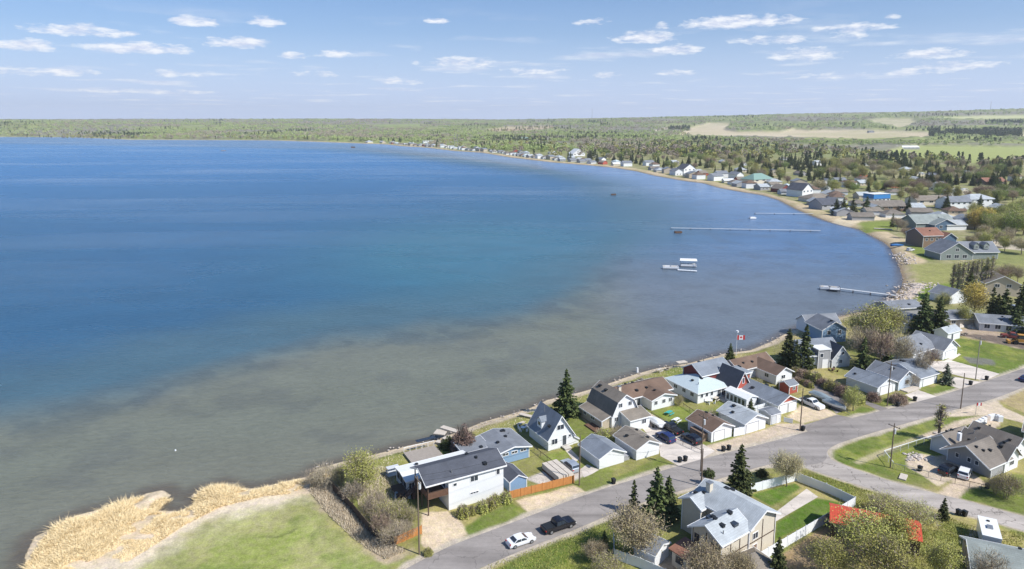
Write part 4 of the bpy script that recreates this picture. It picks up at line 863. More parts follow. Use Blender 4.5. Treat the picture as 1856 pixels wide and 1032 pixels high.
#@@
# ------------------------------------------------------------------ vehicles
def car_body(L, Wd, prof, belt, top_in=.16):
    m = MB(); n = len(prof)
    vs = []
    for x, z in prof:
        t = max(0, (z-belt)/max(.01, max(p[1] for p in prof)-belt)); hw = Wd/2-(.04 if abs(x) > L/2-.25 else 0)*2
        top = hw-top_in*t
        vs += [(x, -hw*.94, .28), (x, -hw, min(z, .62)), (x, -(hw if z <= belt else hw-.03), min(z, belt)), (x, -top, z), (x, top, z), (x, (hw if z <= belt else hw-.03), min(z, belt)), (x, hw, min(z, .62)), (x, hw*.94, .28)]
    fs = []
    for i in range(n-1):
        for j in range(8): a = i*8+j; b = i*8+(j+1) % 8; fs.append((a, b, b+8, a+8))
    fs += [tuple(range(7, -1, -1)), tuple(range((n-1)*8, n*8))]
    return m.add(vs, fs)
def make_vehicle(name, label, cat, loc, rot, paint, kind='sedan', group=None):
    r = thing(name, label, cat, loc, rot, group)
    if kind == 'sedan': L, Wd, H_, belt, prof = 4.7, 1.82, 1.42, .92, [(-2.35,.55),(-2.3,.82),(-2.2,.98),(-1.7,1.0),(-1.0,1.36),(-.3,1.42),(.3,1.38),(1.05,.98),(1.9,.86),(2.25,.72),(2.35,.5)]
    elif kind == 'suv': L, Wd, H_, belt, prof = 4.7, 1.88, 1.68, 1.0, [(-2.35,.5),(-2.32,.95),(-2.2,1.05),(-1.95,1.58),(-1.2,1.68),(.1,1.66),(.9,1.1),(1.3,1.04),(2.1,.92),(2.32,.75),(2.35,.5)]
    else: L, Wd, H_, belt, prof = 5.9, 1.98, 1.85, 1.12, [(-2.95,.6),(-2.95,1.08),(-.98,1.1),(-.95,1.12),(-.78,1.75),(-.2,1.85),(.55,1.8),(1.2,1.2),(1.45,1.14),(2.6,1.05),(2.9,.9),(2.95,.55)]
    car_body(L, Wd, prof, belt).build('body', paint, r)
    hw = Wd/2
    def P(x, z, s_, e=.012):
        t = max(0, (z-belt)/(H_-belt)); return (x, s_*(hw-.16*t+e), z)
    cab = {'sedan': (-1.55, -1.0, .2, .92), 'suv': (-2.0, -1.8, .05, .75), 'pickup': (-.85, -.72, .5, 1.05)}[kind]
    zb, zt = belt+.05, H_-.1
    for s_ in (-1, 1):
        m = MB(); mid = (cab[0]+cab[3])/2
        for a, b, c, d in ((cab[0], cab[1], mid-.05, mid-.05), (mid+.03, mid+.03, cab[2], cab[3])):
            q = [P(a, zb, s_), P(d, zb, s_), P(c, zt, s_), P(b, zt, s_)]; q2 = [(x, y-s_*.05, z) for x, y, z in q]
            m.add(q+q2, [(0,1,2,3)[::s_*-1], (4,5,6,7)[::s_], (0,1,5,4), (1,2,6,5), (2,3,7,6), (3,0,4,7)])
        m.build('side_window', 'glass_dark', r)
    def glass(nm, x0, z0, x1, z1, w0, w1):
        n = Vector((z1-z0, 0, x0-x1)).normalized()
        if n.z < 0: n = -n
        q = [Vector((x0, -w0, z0)), Vector((x0, w0, z0)), Vector((x1, w1, z1)), Vector((x1, -w1, z1))]
        MB().add([v+n*.02 for v in q]+[v-n*.04 for v in q], [(0,1,2,3),(7,6,5,4),(0,4,5,1),(1,5,6,2),(2,6,7,3),(3,7,4,0)]).build(nm, 'glass_dark', r)
    if kind == 'sedan': glass('windscreen', 1.0, 1.01, .38, 1.34, hw-.14, hw-.26); glass('rear_window', -1.62, 1.04, -1.06, 1.32, hw-.14, hw-.26)
    elif kind == 'suv': glass('windscreen', .86, 1.13, .2, 1.6, hw-.12, hw-.24); glass('rear_window', -2.17, 1.12, -1.99, 1.5, hw-.14, hw-.24)
    else:
        glass('windscreen', 1.14, 1.26, .62, 1.74, hw-.14, hw-.26); glass('rear_window', -.93, 1.22, -.82, 1.62, hw-.2, hw-.3)
        MB().box(-2.8, -1.1, -hw+.14, hw-.14, 1.085, 1.13).build('load_bed', 'plastic_black', r)
    wx = L/2*.64; wr = .34 if kind != 'pickup' else .39
    for x in (-wx, wx):
        for s_ in (-1, 1):
            m = MB().bar((x, s_*(hw-.20), wr), (x, s_*(hw+.02), wr), wr, n=14); wl = m.build('wheel', 'rubber', r)
            MB().bar((x, s_*(hw-.02), wr), (x, s_*(hw+.035), wr), wr*.62, n=10).build('rim', 'grey_metal', wl)
    for s_ in (-1, 1):
        MB().box(L/2-.12, L/2+.01, s_*(hw-.25)-.2, s_*(hw-.25)+.2, .62, .76).build('headlight', 'headlamp', r)
        MB().box(-L/2-.012, -L/2+.1, s_*(hw-.2)-.14, s_*(hw-.2)+.14, .72, .92).build('tail_light', 'taillamp', r)
        MB().box(.55, .75, s_*(hw+.02)-.02, s_*(hw+.02)+.16*s_ if s_ > 0 else s_*(hw+.02)+.02, belt+.02, belt+.16).build('mirror', paint, r)
    return r
UP = RD+PI/2
make_vehicle('car', 'white sedan driving on the street at the bottom, behind the black pickup', 'car', at(944,985), RD, 'paint_white', 'sedan')
make_vehicle('pickup_truck', 'black pickup truck driving on the street ahead of the white sedan', 'pickup truck', at(1012,958), RD, 'paint_black', 'pickup')
make_vehicle('car', 'silver SUV parked by the dock sections left of the white garage', 'car', at(1033,849), UP, 'paint_silver', 'suv')
make_vehicle('pickup_truck', 'black pickup truck parked on the wide concrete driveway beside the lawn', 'pickup truck', at(1216,781), UP, 'paint_black', 'pickup')
make_vehicle('car', 'navy blue SUV parked nearest the tan roofed garage on the concrete drive', 'car', at(1206,797), UP, 'paint_navy', 'suv')
make_vehicle('car', 'dark car parked against the brown roofed garage wall', 'car', at(1253,800), UP, 'paint_black', 'suv')
make_vehicle('pickup_truck', 'white pickup truck parked beside the red-trimmed garage', 'pickup truck', at(1471,736), UP+PI, 'paint_white', 'pickup')
make_vehicle('car', 'black SUV parked in the shade of the taupe roofed house', 'car', at(1718,856), RD+.1, 'paint_black', 'suv')
make_vehicle('car', 'white SUV parked against the shade-greyed wall of the taupe roofed house', 'car', at(1748,862), RD+.35, 'paint_white', 'suv')
make_vehicle('car', 'dark car on the street cut by the right edge of the photo', 'car', at(1860,690), RD, 'paint_navy', 'sedan')
for (px, py, rt, pt, kd, lb) in ((1650,455,.5,'paint_white','suv','white car parked left of the red-brown bay house'), (1835,560,1.2,'paint_silver','suv','silver car among the spruces near the right edge'),
        (1795,452,.2,'paint_black','suv','black car parked right of the big grey-green bay house'), (1655,692,UP,'paint_white','suv','white car under bare trees beside the large bungalow drive')):
    make_vehicle('car', lb, 'car', at(px, py), rt, pt, kd)
def loader(loc, rot):
    r = thing('wheel_loader', 'orange wheel loader working by the dirt track at the right edge', 'loader', loc, rot)
    MB().box(-2.4, 1.0, -.9, .9, .8, 1.7).build('body', 'loader_yellow', r); MB().box(-.6, .9, -.75, .75, 1.7, 2.9).build('cab', 'glass_dark', r); MB().box(-.7, 1.0, -.8, .8, 2.9, 3.0).build('cab_roof', 'loader_yellow', r)
    for x in (-1.6, 1.5):
        for s_ in (-1, 1): MB().bar((x, s_*.75, .65), (x, s_*1.2, .65), .65, n=12).build('wheel', 'rubber', r)
    MB().bar((.8, .6, 1.5), (3.0, .6, .7), .12).bar((.8, -.6, 1.5), (3.0, -.6, .7), .12).build('arm', 'loader_yellow', r); MB().box(2.9, 3.6, -1.1, 1.1, .2, 1.0).build('bucket', 'loader_yellow', r)
loader(at(1850,624), 2.8)
make_vehicle('pickup_truck', 'dull red pickup truck beside the orange wheel loader', 'pickup truck', at(1834,613), 2.8, 'dark_red_siding', 'pickup')
# boats ashore
def boat(name, label, loc, rot, hull, cover, L=5.6, trailer=True):
    r = thing(name, label, 'boat', loc, rot); N_ = 9; vs = []; z0 = .55 if trailer else .1
    for i in range(N_):
        x = -L/2+L*i/(N_-1); t = i/(N_-1); hw = 1.05*(1-max(0, t-.45)**2*3.1); k = z0+.35*max(0, t-.6)
        vs += [(x, 0, k), (x, -hw*.8, k+.3), (x, -hw, k+.85), (x, hw, k+.85), (x, hw*.8, k+.3)]
    fs = [(i*5+j, i*5+(j+1) % 5, (i+1)*5+(j+1) % 5, (i+1)*5+j) for i in range(N_-1) for j in range(5)]+[(4,3,2,1,0), tuple(range((N_-1)*5, N_*5))]
    MB().add(vs, fs).build('hull', hull, r)
    vs = []
    for i in range(N_):
        x = -L/2+.1+(L-.3)*i/(N_-1); t = i/(N_-1); hw = 1.08*(1-max(0, t-.45)**2*3.1); k = z0+.86+.35*max(0, t-.6); h_ = .55*math.sin(PI*min(1, t*1.1+.05))
        vs += [(x, -hw, k), (x, -hw*.5, k+h_*.8), (x, 0, k+h_), (x, hw*.5, k+h_*.8), (x, hw, k)]
    MB().add(vs, [(i*5+j, i*5+(j+1) % 5, (i+1)*5+(j+1) % 5, (i+1)*5+j) for i in range(N_-1) for j in range(5)]+[(4,3,2,1,0), tuple(range((N_-1)*5, N_*5))]).build('cover', cover, r)
    if trailer:
        MB().box(-L/2+.3, L/2-.8, -.5, .5, .4, .5).bar((L/2-1, 0, .45), (L/2+1.1, 0, .45), .06).build('trailer_frame', 'grey_metal', r)
        for s_ in (-1, 1): MB().bar((-.6, s_*.95, .3), (-.6, s_*1.15, .3), .3, n=10).build('wheel', 'rubber', r)
    return r
boat('motor_boat', 'grey covered boat on a trailer right of the white pickup', at(1513,741), UP+PI, 'paint_white', 'tarp_grey')
boat('motor_boat', 'white boat with a slate cover on a trailer behind the white pickup', at(1490,727), UP+PI, 'paint_white', 'tarp_grey', 6.4)
boat('motor_boat', 'white covered boat on the concrete drive above the black pickup', at(1187,772), UP, 'paint_white', 'white_roof', 5)
boat('kayak', 'orange kayak lying beside the barn-style house', at(1167,757), UP, 'paint_orange', 'paint_orange', 3.4, False)
boat('rowing_boat', 'bright blue boat pulled up on the stony bay shore', at(1626,447), .1, 'canvas_blue', 'canvas_blue', 7, False)
t = thing('excavated_earth', 'tan heap of dug earth beside the slate roofed bungalow', 'earth heap', at(1752,592), .2)
rg = random.Random(4); m = MB()
for k in range(22):
    x, y = rg.gauss(0, 2.6), rg.gauss(0, 1.6); s_ = rg.uniform(.5, 1.3); m.add([(x-s_, y-s_, -.1), (x+s_, y-s_*.8, -.1), (x+s_*.7, y+s_, -.1), (x-s_, y+s_*.8, -.1), (x+rg.uniform(-.3, .3), y, s_*.9)], [(0,1,4),(1,2,4),(2,3,4),(3,0,4)])
m.build('soil', 'wood_orange' if False else 'wood_pale', t)
t = thing('tarped_pile', 'teal tarpaulin over a low pile beside the white shed and spruces', 'tarp', at(1704,612), .4)
MB().add([(-2.4,-1.6,0),(2.4,-1.5,0),(2.3,1.6,0),(-2.3,1.6,0),(-1.6,-.9,1.3),(1.5,-.8,1.6),(1.4,.9,1.5),(-1.5,.9,1.1)], [(0,1,5,4),(1,2,6,5),(2,3,7,6),(3,0,4,7),(4,5,6,7)]).build('cover', 'tarp_teal', t)
t = thing('camper_van', 'white camper trailer roof on the sandy patch, bottom right', 'camper', at(1790,985), math.radians(62))
MB().box(-3.0, 3.0, -1.25, 1.25, .55, 2.75).build('body', 'paint_white', t); MB().box(-3.05, 3.05, -1.3, 1.3, 2.75, 2.87).build('roof', 'white_roof', t); MB().box(-.7, .3, -.4, .4, 2.87, 3.1).build('roof_vent', 'grey_metal', t); MB().box(1.6, 2.0, -.2, .2, 2.87, 3.0).build('roof_vent', 'plastic_black', t)
for s_ in (-1, 1): MB().bar((-.3, s_*1.0, .35), (-.3, s_*1.27, .35), .35, n=12).build('wheel', 'rubber', t)
MB().box(3.0, 4.2, -.05, .05, .45, .55).build('hitch', 'grey_metal', t); window(t, 'f', .8, -1.25, 1.4, 1.2, .6)
# stacked dock sections behind the orange fence
t = thing('dock_section_stack', 'stack of pale dock sections with two dark gaps behind the orange fence', 'dock sections', at(1000, 876), UP)
for k in range(3): MB().box(-.8, 5.2, -4.3+k*1.15, -3.3+k*1.15, .3, 1.35).build('dock_section', 'wood_pale', t)
MB().box(-.6, 5, -4.4, -.9, 0, .3).build('base', 'wood_brown', t)
def dock_piece(label, loc, rot, L, W_, z=.5, n=None):
    r = thing('dock_section', label, 'dock section', loc, rot)
    n = n or max(2, int(L/1.2))
    for i in range(n): MB().box(i*L/n+.03, (i+1)*L/n-.03, 0, W_, z, z+.12).build('deck_panel', 'wood_pale', r)
    MB().box(0, L, .05, .15, z-.15, z).box(0, L, W_-.15, W_-.05, z-.15, z).build('frame', 'grey_metal', r)
    for x in (.2, L-.2):
        for y in (.12, W_-.12): MB().bar((x, y, -.5), (x, y, z), .05, n=6).build('leg', 'grey_metal', r)
    return r
dock_piece('long pale dock section stranded at the shore behind the brown bush', at(797, 782), math.radians(-33), 5.6, 1.3, .8)
dock_piece('square pale dock section nearest the water by the brown bush', at(785, 790), math.radians(-15), 2.6, 2.2, .4)
dock_piece('small pale dock section lying on the sand left of the brown bush', at(788, 803), math.radians(-25), 2.2, 1.2, .1)
dock_piece('pinkish dock section lying between the bush and the square section', at(808, 799), math.radians(55), 2.0, 1.2, .1)
dock_piece('stacked white dock parts on the shore lawn near the pale metal roof', at(1243, 668), math.radians(-50), 3.6, 2.4, .5)
dock_piece('white stair-like dock parts above the shore left of the red house', at(1230, 664), math.radians(20), 3.0, 1.6, .7)
dock_piece('short pale dock section on the shore below the steep white house', at(940, 755), math.radians(-30), 3.2, 1.1, .4)
dock_piece('long white dock section drawn up on the bay sand near the small lawn', at(1584, 416), math.radians(-25), 10, 2.4, .5)
# --- docks and boats on the water
def pier(label, a, b, W_, z, step, legs=True):
    A = G(*a, 0); B_ = G(*b, 0); d = B_-A; L = d.length; r = thing('pier', label, 'pier', A, math.atan2(d.y, d.x)); n = max(3, int(L/step))
    for i in range(n): MB().box(i*L/n+.04, (i+1)*L/n-.04, -W_/2, W_/2, z, z+.14).build('deck_panel', 'dock_grey', r)
    for i in range(0, n, 2):
        MB().bar((i*L/n+.1, -W_/2, -2), (i*L/n+.1, -W_/2, z+.1), .1, n=6).bar((i*L/n+.1, W_/2, -2), (i*L/n+.1, W_/2, z+.1), .1, n=6).bar((i*L/n+.1, -W_/2, z-.3), (i*L/n+.1, W_/2, z-.3), .12, n=4).build('trestle', 'brown_trim', r)
    return r
pier('white pier with dark trestles running out from the stony point', (1515,527), (1625,541), 1.5, 1.0, 2.8)
pier('very long thin pier far out in the bay', (1216,416), (1487,421), 1.3, .9, 6)
pier('faint far pier reaching from the curved sandy beach', (1368,389), (1474,390), 1.3, .9, 6)
def pontoon(label, loc, rot, canopy=False):
    r = thing('pontoon_boat', label, 'boat', loc, rot)
    for s_ in (-1, 1): MB().bar((-3.6, s_*.95, .25), (3.2, s_*.95, .25), .33, n=8).bar((3.2, s_*.95, .25), (4.0, s_*.95, .5), .33, .05, n=8).build('float', 'grey_metal', r)
    MB().box(-3.6, 3.7, -1.3, 1.3, .6, .75).build('deck', 'white_trim', r); MB().box(-3.5, 3.6, -1.28, -1.22, .75, 1.5).box(-3.5, 3.6, 1.22, 1.28, .75, 1.5).box(3.54, 3.6, -1.2, 1.2, .75, 1.5).build('side_panel', 'white_trim', r)
    MB().box(-3.2, -2.2, -1.1, 1.1, .75, 1.25).box(.8, 2.6, .5, 1.15, .75, 1.2).build('seat', 'tan_siding', r); MB().box(-.4, .3, -1.1, -.4, .75, 1.7).build('console', 'glass_dark', r)
    if canopy:
        m = MB()
        for x in (-3.4, 3.2):
            for s_ in (-1, 1): m.bar((x, s_*1.6, -2), (x, s_*1.6, 3.4), .07, n=6)
        m.build('lift_post', 'grey_metal', r)
        MB().add([(-4,-1.8,3.2),(4,-1.8,3.2),(4,1.8,3.2),(-4,1.8,3.2),(-3.8,-.7,3.9),(3.8,-.7,3.9),(3.8,.7,3.9),(-3.8,.7,3.9)], [(0,3,2,1),(4,5,6,7),(0,1,5,4),(1,2,6,5),(2,3,7,6),(3,0,4,7)]).build('canopy', 'white_roof', r)
    return r
pontoon('white pontoon boat moored left of the canopied lift', G(1215,488,0), math.radians(-8))
pontoon('pontoon boat on a lift under a white canopy out in the bay', G(1247,484,0), math.radians(-10), True)
tt = thing('pier_platform', 'grey end platform with dark posts at the tip of the white pier', 'pier', G(1512,528,0), math.radians(-18)); MB().box(-2, 2, -1.6, 1.6, .9, 1.05).build('deck_panel', 'dock_grey', tt)
for x_, y_ in ((-1.9,-1.5),(1.9,-1.5),(-1.9,1.5),(1.9,1.5)): MB().bar((x_,y_,-2),(x_,y_,2.0),.1,n=6).build('post', 'brown_trim', tt)
pontoon('pontoon boat moored at the outer end of the white pier', G(1503,526,0), math.radians(-18))
t = thing('floating_dock', 'low white floating dock in front of the moored pontoon boats', 'floating dock', G(1228,491,0), math.radians(-18))
for k in range(3): MB().box(k*2.9, k*2.9+2.8, -.7, .7, .3, .55).build('deck_panel', 'vinyl_white', t)
for k, (px, py, lb) in enumerate(((1229,423,'dark boat lift standing below the long thin pier'), (1364,397,'small boat lift out in the bay above the long pier'), (1112,354,'distant dark raft alone on the blue lake'), (405,274,'tiny far motor boat with a wake near the opposite shore'), (640,268,'long dark barge by the far shore'))):
    s_ = 2.2 if k < 3 else 5; t = thing('boat_lift' if k < 2 else 'raft', lb, 'boat lift' if k < 2 else 'raft', G(px, py, 0), .1)
    MB().box(-s_, s_, -s_*.5, s_*.5, .2, 1.2 if k < 4 else 2.5).build('deck', 'wood_brown' if k != 1 else 'white_trim', t); MB().box(-s_*.8, s_*.8, -s_*.4, s_*.4, 1.2 if k < 4 else 2.5, 1.35 if k < 4 else 2.8).build('top', 'white_trim' if k in (1, 3) else 'dark_door', t)
    for x in (-1, 1): MB().bar((x*s_*.8, 0, -2), (x*s_*.8, 0, 2), .12, n=6).build('post', 'grey_metal', t)
t = thing('mooring_buoy', 'single white buoy floating off the reed bank', 'buoy', G(318, 817, 0)); MB().bar((0,0,-.1),(0,0,.2),.2,.14,n=10).build('float', 'vinyl_white', t)
t = thing('mooring_buoy', 'tall white marker buoy close to shore below the brown bungalow', 'buoy', G(1155, 675, 0)); MB().bar((0,0,-.1),(0,0,1.3),.35,.25,n=10).build('float', 'vinyl_white', t)
# --- flag by the shore spruce
t = thing('flag_pole', 'tall white flagpole flying a red and white maple leaf flag by the shore', 'flagpole', at(1334, 645)); hh = 7.0
MB().bar((0,0,0),(0,0,hh),.07,.04,n=8).build('pole', 'vinyl_white', t); MB().bar((0,0,hh),(0,0,hh+.5),.35,.35,n=10).build('finial', 'vinyl_white', t)
MB().box(.05,.60,-.02,.02,hh-2.2,hh-.9).build('flag_stripe', 'paint_red', t); MB().box(1.7,2.25,-.02,.02,hh-2.2,hh-.9).build('flag_stripe', 'paint_red', t); MB().box(.60,1.7,-.02,.02,hh-2.2,hh-.9).build('flag_field', 'white_trim', t)
leaf = [(0,-.42),(.03,-.2),(.25,-.24),(.2,-.12),(.42,.08),(.34,.12),(.38,.28),(.22,.22),(.18,.3),(.09,.12),(.12,.36),(.0,.46),(-.12,.36),(-.09,.12),(-.18,.3),(-.22,.22),(-.38,.28),(-.34,.12),(-.42,.08),(-.2,-.12),(-.25,-.24),(-.03,-.2)]
for s_ in (-1, 1): MB().add([(1.15+x, s_*.026, hh-1.55+z) for x, z in leaf], [tuple(range(len(leaf)))[::s_]]).build('maple_leaf', 'paint_red', t)
t = thing('flag_pole', 'small pole with a red and white flag beside the retaining wall', 'flagpole', at(1768, 752)); MB().bar((0,0,0),(0,0,3.0),.04,n=6).build('pole', 'grey_metal', t); MB().box(.03,.35,-.02,.02,2.2,2.9).build('flag_stripe', 'paint_red', t); MB().box(.85,1.15,-.02,.02,2.2,2.9).build('flag_stripe', 'paint_red', t); MB().box(.35,.85,-.02,.02,2.2,2.9).build('flag_field', 'white_trim', t)
# --- utility poles
def pole(label, px, py, H_, arm=True, tr=False, mt='pole_wood', guy=False):
    p = at(px, py); t = thing('utility_pole', label, 'utility pole', p, RD, 'utility poles along the street')
    MB().bar((0,0,0),(0,0,H_),.14,.09,n=8).build('pole', mt, t)
    if arm:
        c = MB().box(-.06, .06, -1.2, 1.2, H_-.7, H_-.56).build('crossarm', mt, t)
        for y in (-1.05, 0, 1.05): MB().bar((0, y, H_-.56), (0, y, H_-.3), .05, n=6).build('insulator', 'grey_metal', c)
    if tr: MB().bar((.3,0,H_-2.2),(.3,0,H_-1.2),.24,n=10).build('transformer', 'light_grey_siding', t)
    return t
pole('weathered pole with a crossarm at the corner of the sandy drive', 760, 1005, 13.2, True, True); pole('lone pole beside the silver SUV and orange fence end', 1050, 880, 9.9, False)
pole('tall pole in front of the brown roofed garage', 1270, 855, 11.8, True, True); pole('pole beside the small grey shed and asphalt drive', 1450, 781, 9.8, False)
pole('pole between the round maroon bush and a white garage', 1608, 736, 11.0, True, True); pole('dark pole on the south verge opposite the pale blue house', 1741, 741, 8.8, False)
pole('pole inside the corner of the low white rail fence', 1613.5, 848, 9.2, True, True); pole('tall pale pole on the far lawn near the right edge', 1768, 689, 11.8, True, True, 'pale_bark')
pole('short pole in front of the white dark-timbered house', 1271, 882, 7.5, False)
def wires(label, pts, hs, sag=.9):
    t = thing('power_line', label, 'cable', at(*pts[0])); P = [at(*q)-at(*pts[0]) for q in pts]
    for dy in (-.95, .95):
        q = MB()
        for (a, ha), (b, hb) in zip(zip(P[:-1], hs[:-1]), zip(P[1:], hs[1:])):
            u = (b-a).normalized(); n = Vector((-u.y, u.x, 0))*dy; A = a+n+Vector((0,0,ha)); B_ = b+n+Vector((0,0,hb)); pr_ = A
            for k in range(1, 9): f = k/8; c = A.lerp(B_, f)-Vector((0,0,sag*4*f*(1-f))); q.bar(pr_, c, .02, n=3, cap=False); pr_ = c
        q.build('wire', 'rubber', t)
wires('pair of thin cables sagging from pole to pole along the lake side of the street', [(760,1005),(1050,880),(1270,855),(1450,781),(1608,736),(1768,689)], [12.7, 9.7, 11.4, 9.6, 10.6, 11.4])
# --- wheelie bins
def bins(px, py, label, c='plastic_black'):
    t = thing('wheelie_bin', label, 'bin', at(px, py), RD+random.uniform(-.2, .2), 'bins put out along the street')
    MB().add([(-.24,-.28,.06),(.24,-.28,.06),(.24,.28,.06),(-.24,.28,.06),(-.32,-.38,1.0),(.32,-.38,1.0),(.32,.38,1.0),(-.32,.38,1.0)], [(0,3,2,1),(4,5,6,7),(0,1,5,4),(1,2,6,5),(2,3,7,6),(3,0,4,7)]).build('body', c, t)
    MB().add([(-.35,-.42,1.0),(.35,-.42,1.0),(.35,.42,1.0),(-.35,.42,1.0),(-.3,-.36,1.12),(.3,-.36,1.1),(.3,.36,1.06),(-.3,.36,1.08)], [(0,3,2,1),(4,5,6,7),(0,1,5,4),(1,2,6,5),(2,3,7,6),(3,0,4,7)]).build('lid', c, t)
    MB().bar((-.3,.36,.12),(.3,.36,.12),.12,n=8).build('wheel', 'rubber', t)
for px, py, lb in ((1112,877,'single bin on the lawn edge right of the sandy verge'), (1232,838,'left bin of the pair at the end of the wide concrete drive'), (1242,836,'right bin of the pair at the end of the wide concrete drive'),
    (1311,818,'left bin of the pair opposite the tall spruce'), (1321,816,'right bin of the pair opposite the tall spruce'), (1455,781,'bin at the foot of the pole by the asphalt drive'),
    (1627,737,'bin standing in front of the maroon bush'), (1658,727,'bin at the narrow concrete drive right of the maroon bush'), (1759,698,'bin by the sandy drive below the spiky spruce'), (1788,689,'bin at the mouth of the long concrete drive'),
    (1737,934,'left black bin of the pair on the side road'), (1748,936,'right black bin of the pair on the side road'), (1667,854,'bin behind the wire fence of the taupe roofed house'), (1790,886,'black bin beside the white corner of the taupe roofed house')): bins(px, py, lb)
# --- fences
def fence(name, label, px, H_, m, post, step=2.4, boards=False, thin=.06, rail=False, solid=True, cat='fence'):
    P = [G(a, b) for a, b in px]; t = thing(name, label, cat, P[0])
    for a, b in zip(P[:-1], P[1:]):
        d = b-a; L = d.length; n = max(1, round(L/step)); u = d.normalized(); v = Vector((-u.y, u.x, 0)); mt = Matrix(((u.x, v.x, 0, 0), (u.y, v.y, 0, 0), (0, 0, 1, 0), (0, 0, 0, 1)))
        for i in range(n):
            q = MB(); x0, x1 = i*L/n+.06, (i+1)*L/n-.06; M_ = Matrix.Translation(a-P[0]) @ mt
            if solid:
                if boards:
                    k = int((x1-x0)/.3)
                    for j in range(k): q.box(x0+j*(x1-x0)/k+.01, x0+(j+1)*(x1-x0)/k-.01, -thin/2+(.02 if j % 2 else 0), thin/2+(.02 if j % 2 else 0), .06, H_+random.uniform(-.04, .03), M_)
                else: q.box(x0, x1, -thin/2, thin/2, .05, H_, M_)
                q.build('panel', m, t)
            if rail: MB().box(x0-.06, x1+.06, -.07, .07, H_, H_+.09, M_).build('rail', m if rail is True else rail, t)
            p = MB().box(x0-.13, x0-.01, -.07, .07, 0, H_+.1, M_); p.build('post', post, t)
        MB().box(L-.06, L+.06, -.07, .07, 0, H_+.12, M_).build('post', post, t)
fence('board_fence', 'bright orange timber fence beside the blue shed and sandy verge', [(924,905),(1040,876)], 1.55, 'wood_orange', 'wood_orange', 2.3, True)
fence('board_fence', 'short orange timber fence at the end of the dark hedge fence', [(716,989),(764,968)], 1.5, 'wood_orange', 'wood_orange', 1.9, True)
fence('board_fence', 'dark weathered board fence running down through bare brush to the lake', [(604,893),(640,930),(668,965),(694,988),(713,990)], 1.7, 'fence_dark', 'fence_dark', 2.2, True)
fence('vinyl_fence', 'tall white vinyl fence round the dark-timbered house and lawn', [(1355,1033),(1549,918),(1497,893),(1443,872),(1361,894)], 1.75, 'vinyl_white', 'vinyl_white', 2.5)
fence('vinyl_fence', 'pale blue-white fence at the bottom edge below the tan tree', [(1112,985),(1113,1014),(1160,1030),(1230,1062)], 1.7, 'vinyl_white', 'vinyl_white', 2.4)
fence('vinyl_fence', 'white panel fence between the brown and light grey roofed garages', [(1330,792),(1349,788)], 1.9, 'vinyl_white', 'vinyl_white', 1.8)
fence('vinyl_fence', 'low white wall panels behind the small grey shed', [(1362,752),(1394,744)], 2.0, 'vinyl_white', 'vinyl_white', 2)
fence('vinyl_fence', 'small white fence right of the grey shed', [(1421,765),(1436,768)], 1.1, 'vinyl_white', 'vinyl_white', 2)
def wire(name, label, px, H_, m, step=2.4, top='vinyl_white'):
    P = [G(a, b) for a, b in px]; t = thing(name, label, 'fence', P[0])
    for a, b in zip(P[:-1], P[1:]):
        L = (b-a).length; n = max(1, round(L/step))
        for i in range(n+1): c = a+(b-a)*i/n-P[0]; MB().bar(c, c+Vector((0,0,H_)), .04, n=6).build('post', m, t)
        MB().bar(a-P[0]+Vector((0,0,H_)), b-P[0]+Vector((0,0,H_)), .06, n=4).build('rail', top, t)
        q = MB()
        for k in range(5): q.bar(a-P[0]+Vector((0,0,H_*(k+.4)/5.4)), b-P[0]+Vector((0,0,H_*(k+.4)/5.4)), .012, n=3)
        q.build('wire', 'grey_metal', t)
wire('rail_fence', 'low white topped rail fence round the corner lawn', [(1688,800),(1602,828),(1618,849)], 1.3, 'vinyl_white')
wire('wire_fence', 'wire fence along the side road lawn of the taupe roofed house', [(1618,850),(1660,860),(1705,872)], 1.2, 'grey_metal', top='grey_metal')
wire('wire_fence', 'brown post fence between the sand yard and side road', [(1705,872),(1757,883),(1800,893)], 1.1, 'fence_dark', top='fence_dark')
wire('wire_fence', 'dark fence between the steep white house lawn and the blue bungalow', [(968,818),(1004,846)], 1.0, 'fence_dark', top='fence_dark')
wire('wire_fence', 'dark edging fence between the concrete drive and the lawn', [(1180,754),(1222,780),(1270,812)], .9, 'fence_dark', top='fence_dark')
wire('wire_fence', 'dark fence between the parked cars and the wide concrete driveway', [(1222,800),(1270,822)], .8, 'fence_dark', top='fence_dark')
wire('wire_fence', 'low fence between the brown bungalow lawn and the metal roofed bungalow', [(1238,738),(1262,754)], .9, 'fence_dark', top='fence_dark')
# retaining wall of white blocks
t = thing('retaining_wall', 'curved wall of big pale blocks beside the sandy yard', 'wall', at(1765, 778)); P0 = at(1765, 778)
for i, (px, py) in enumerate([(1766,777),(1771,773),(1777,770),(1783,767),(1789,764),(1795,762),(1801,761),(1807,762),(1812,764)]):
    p = G(px, py)-P0; MB().box(-.5, .5, -.35, .35, 0, 1.3, Matrix.Translation(p) @ Matrix.Rotation(.6-.08*i, 4, 'Z')).build('block', 'rock' if i == 4 else 'vinyl_white', t)
t = thing('utility_cover', 'pale rectangular box lid lying on the grass beside the side road', 'box lid', at(1637, 866), .9); MB().box(-1.2, 1.2, -.6, .6, 0, .25).build('lid', 'wood_pale', t)
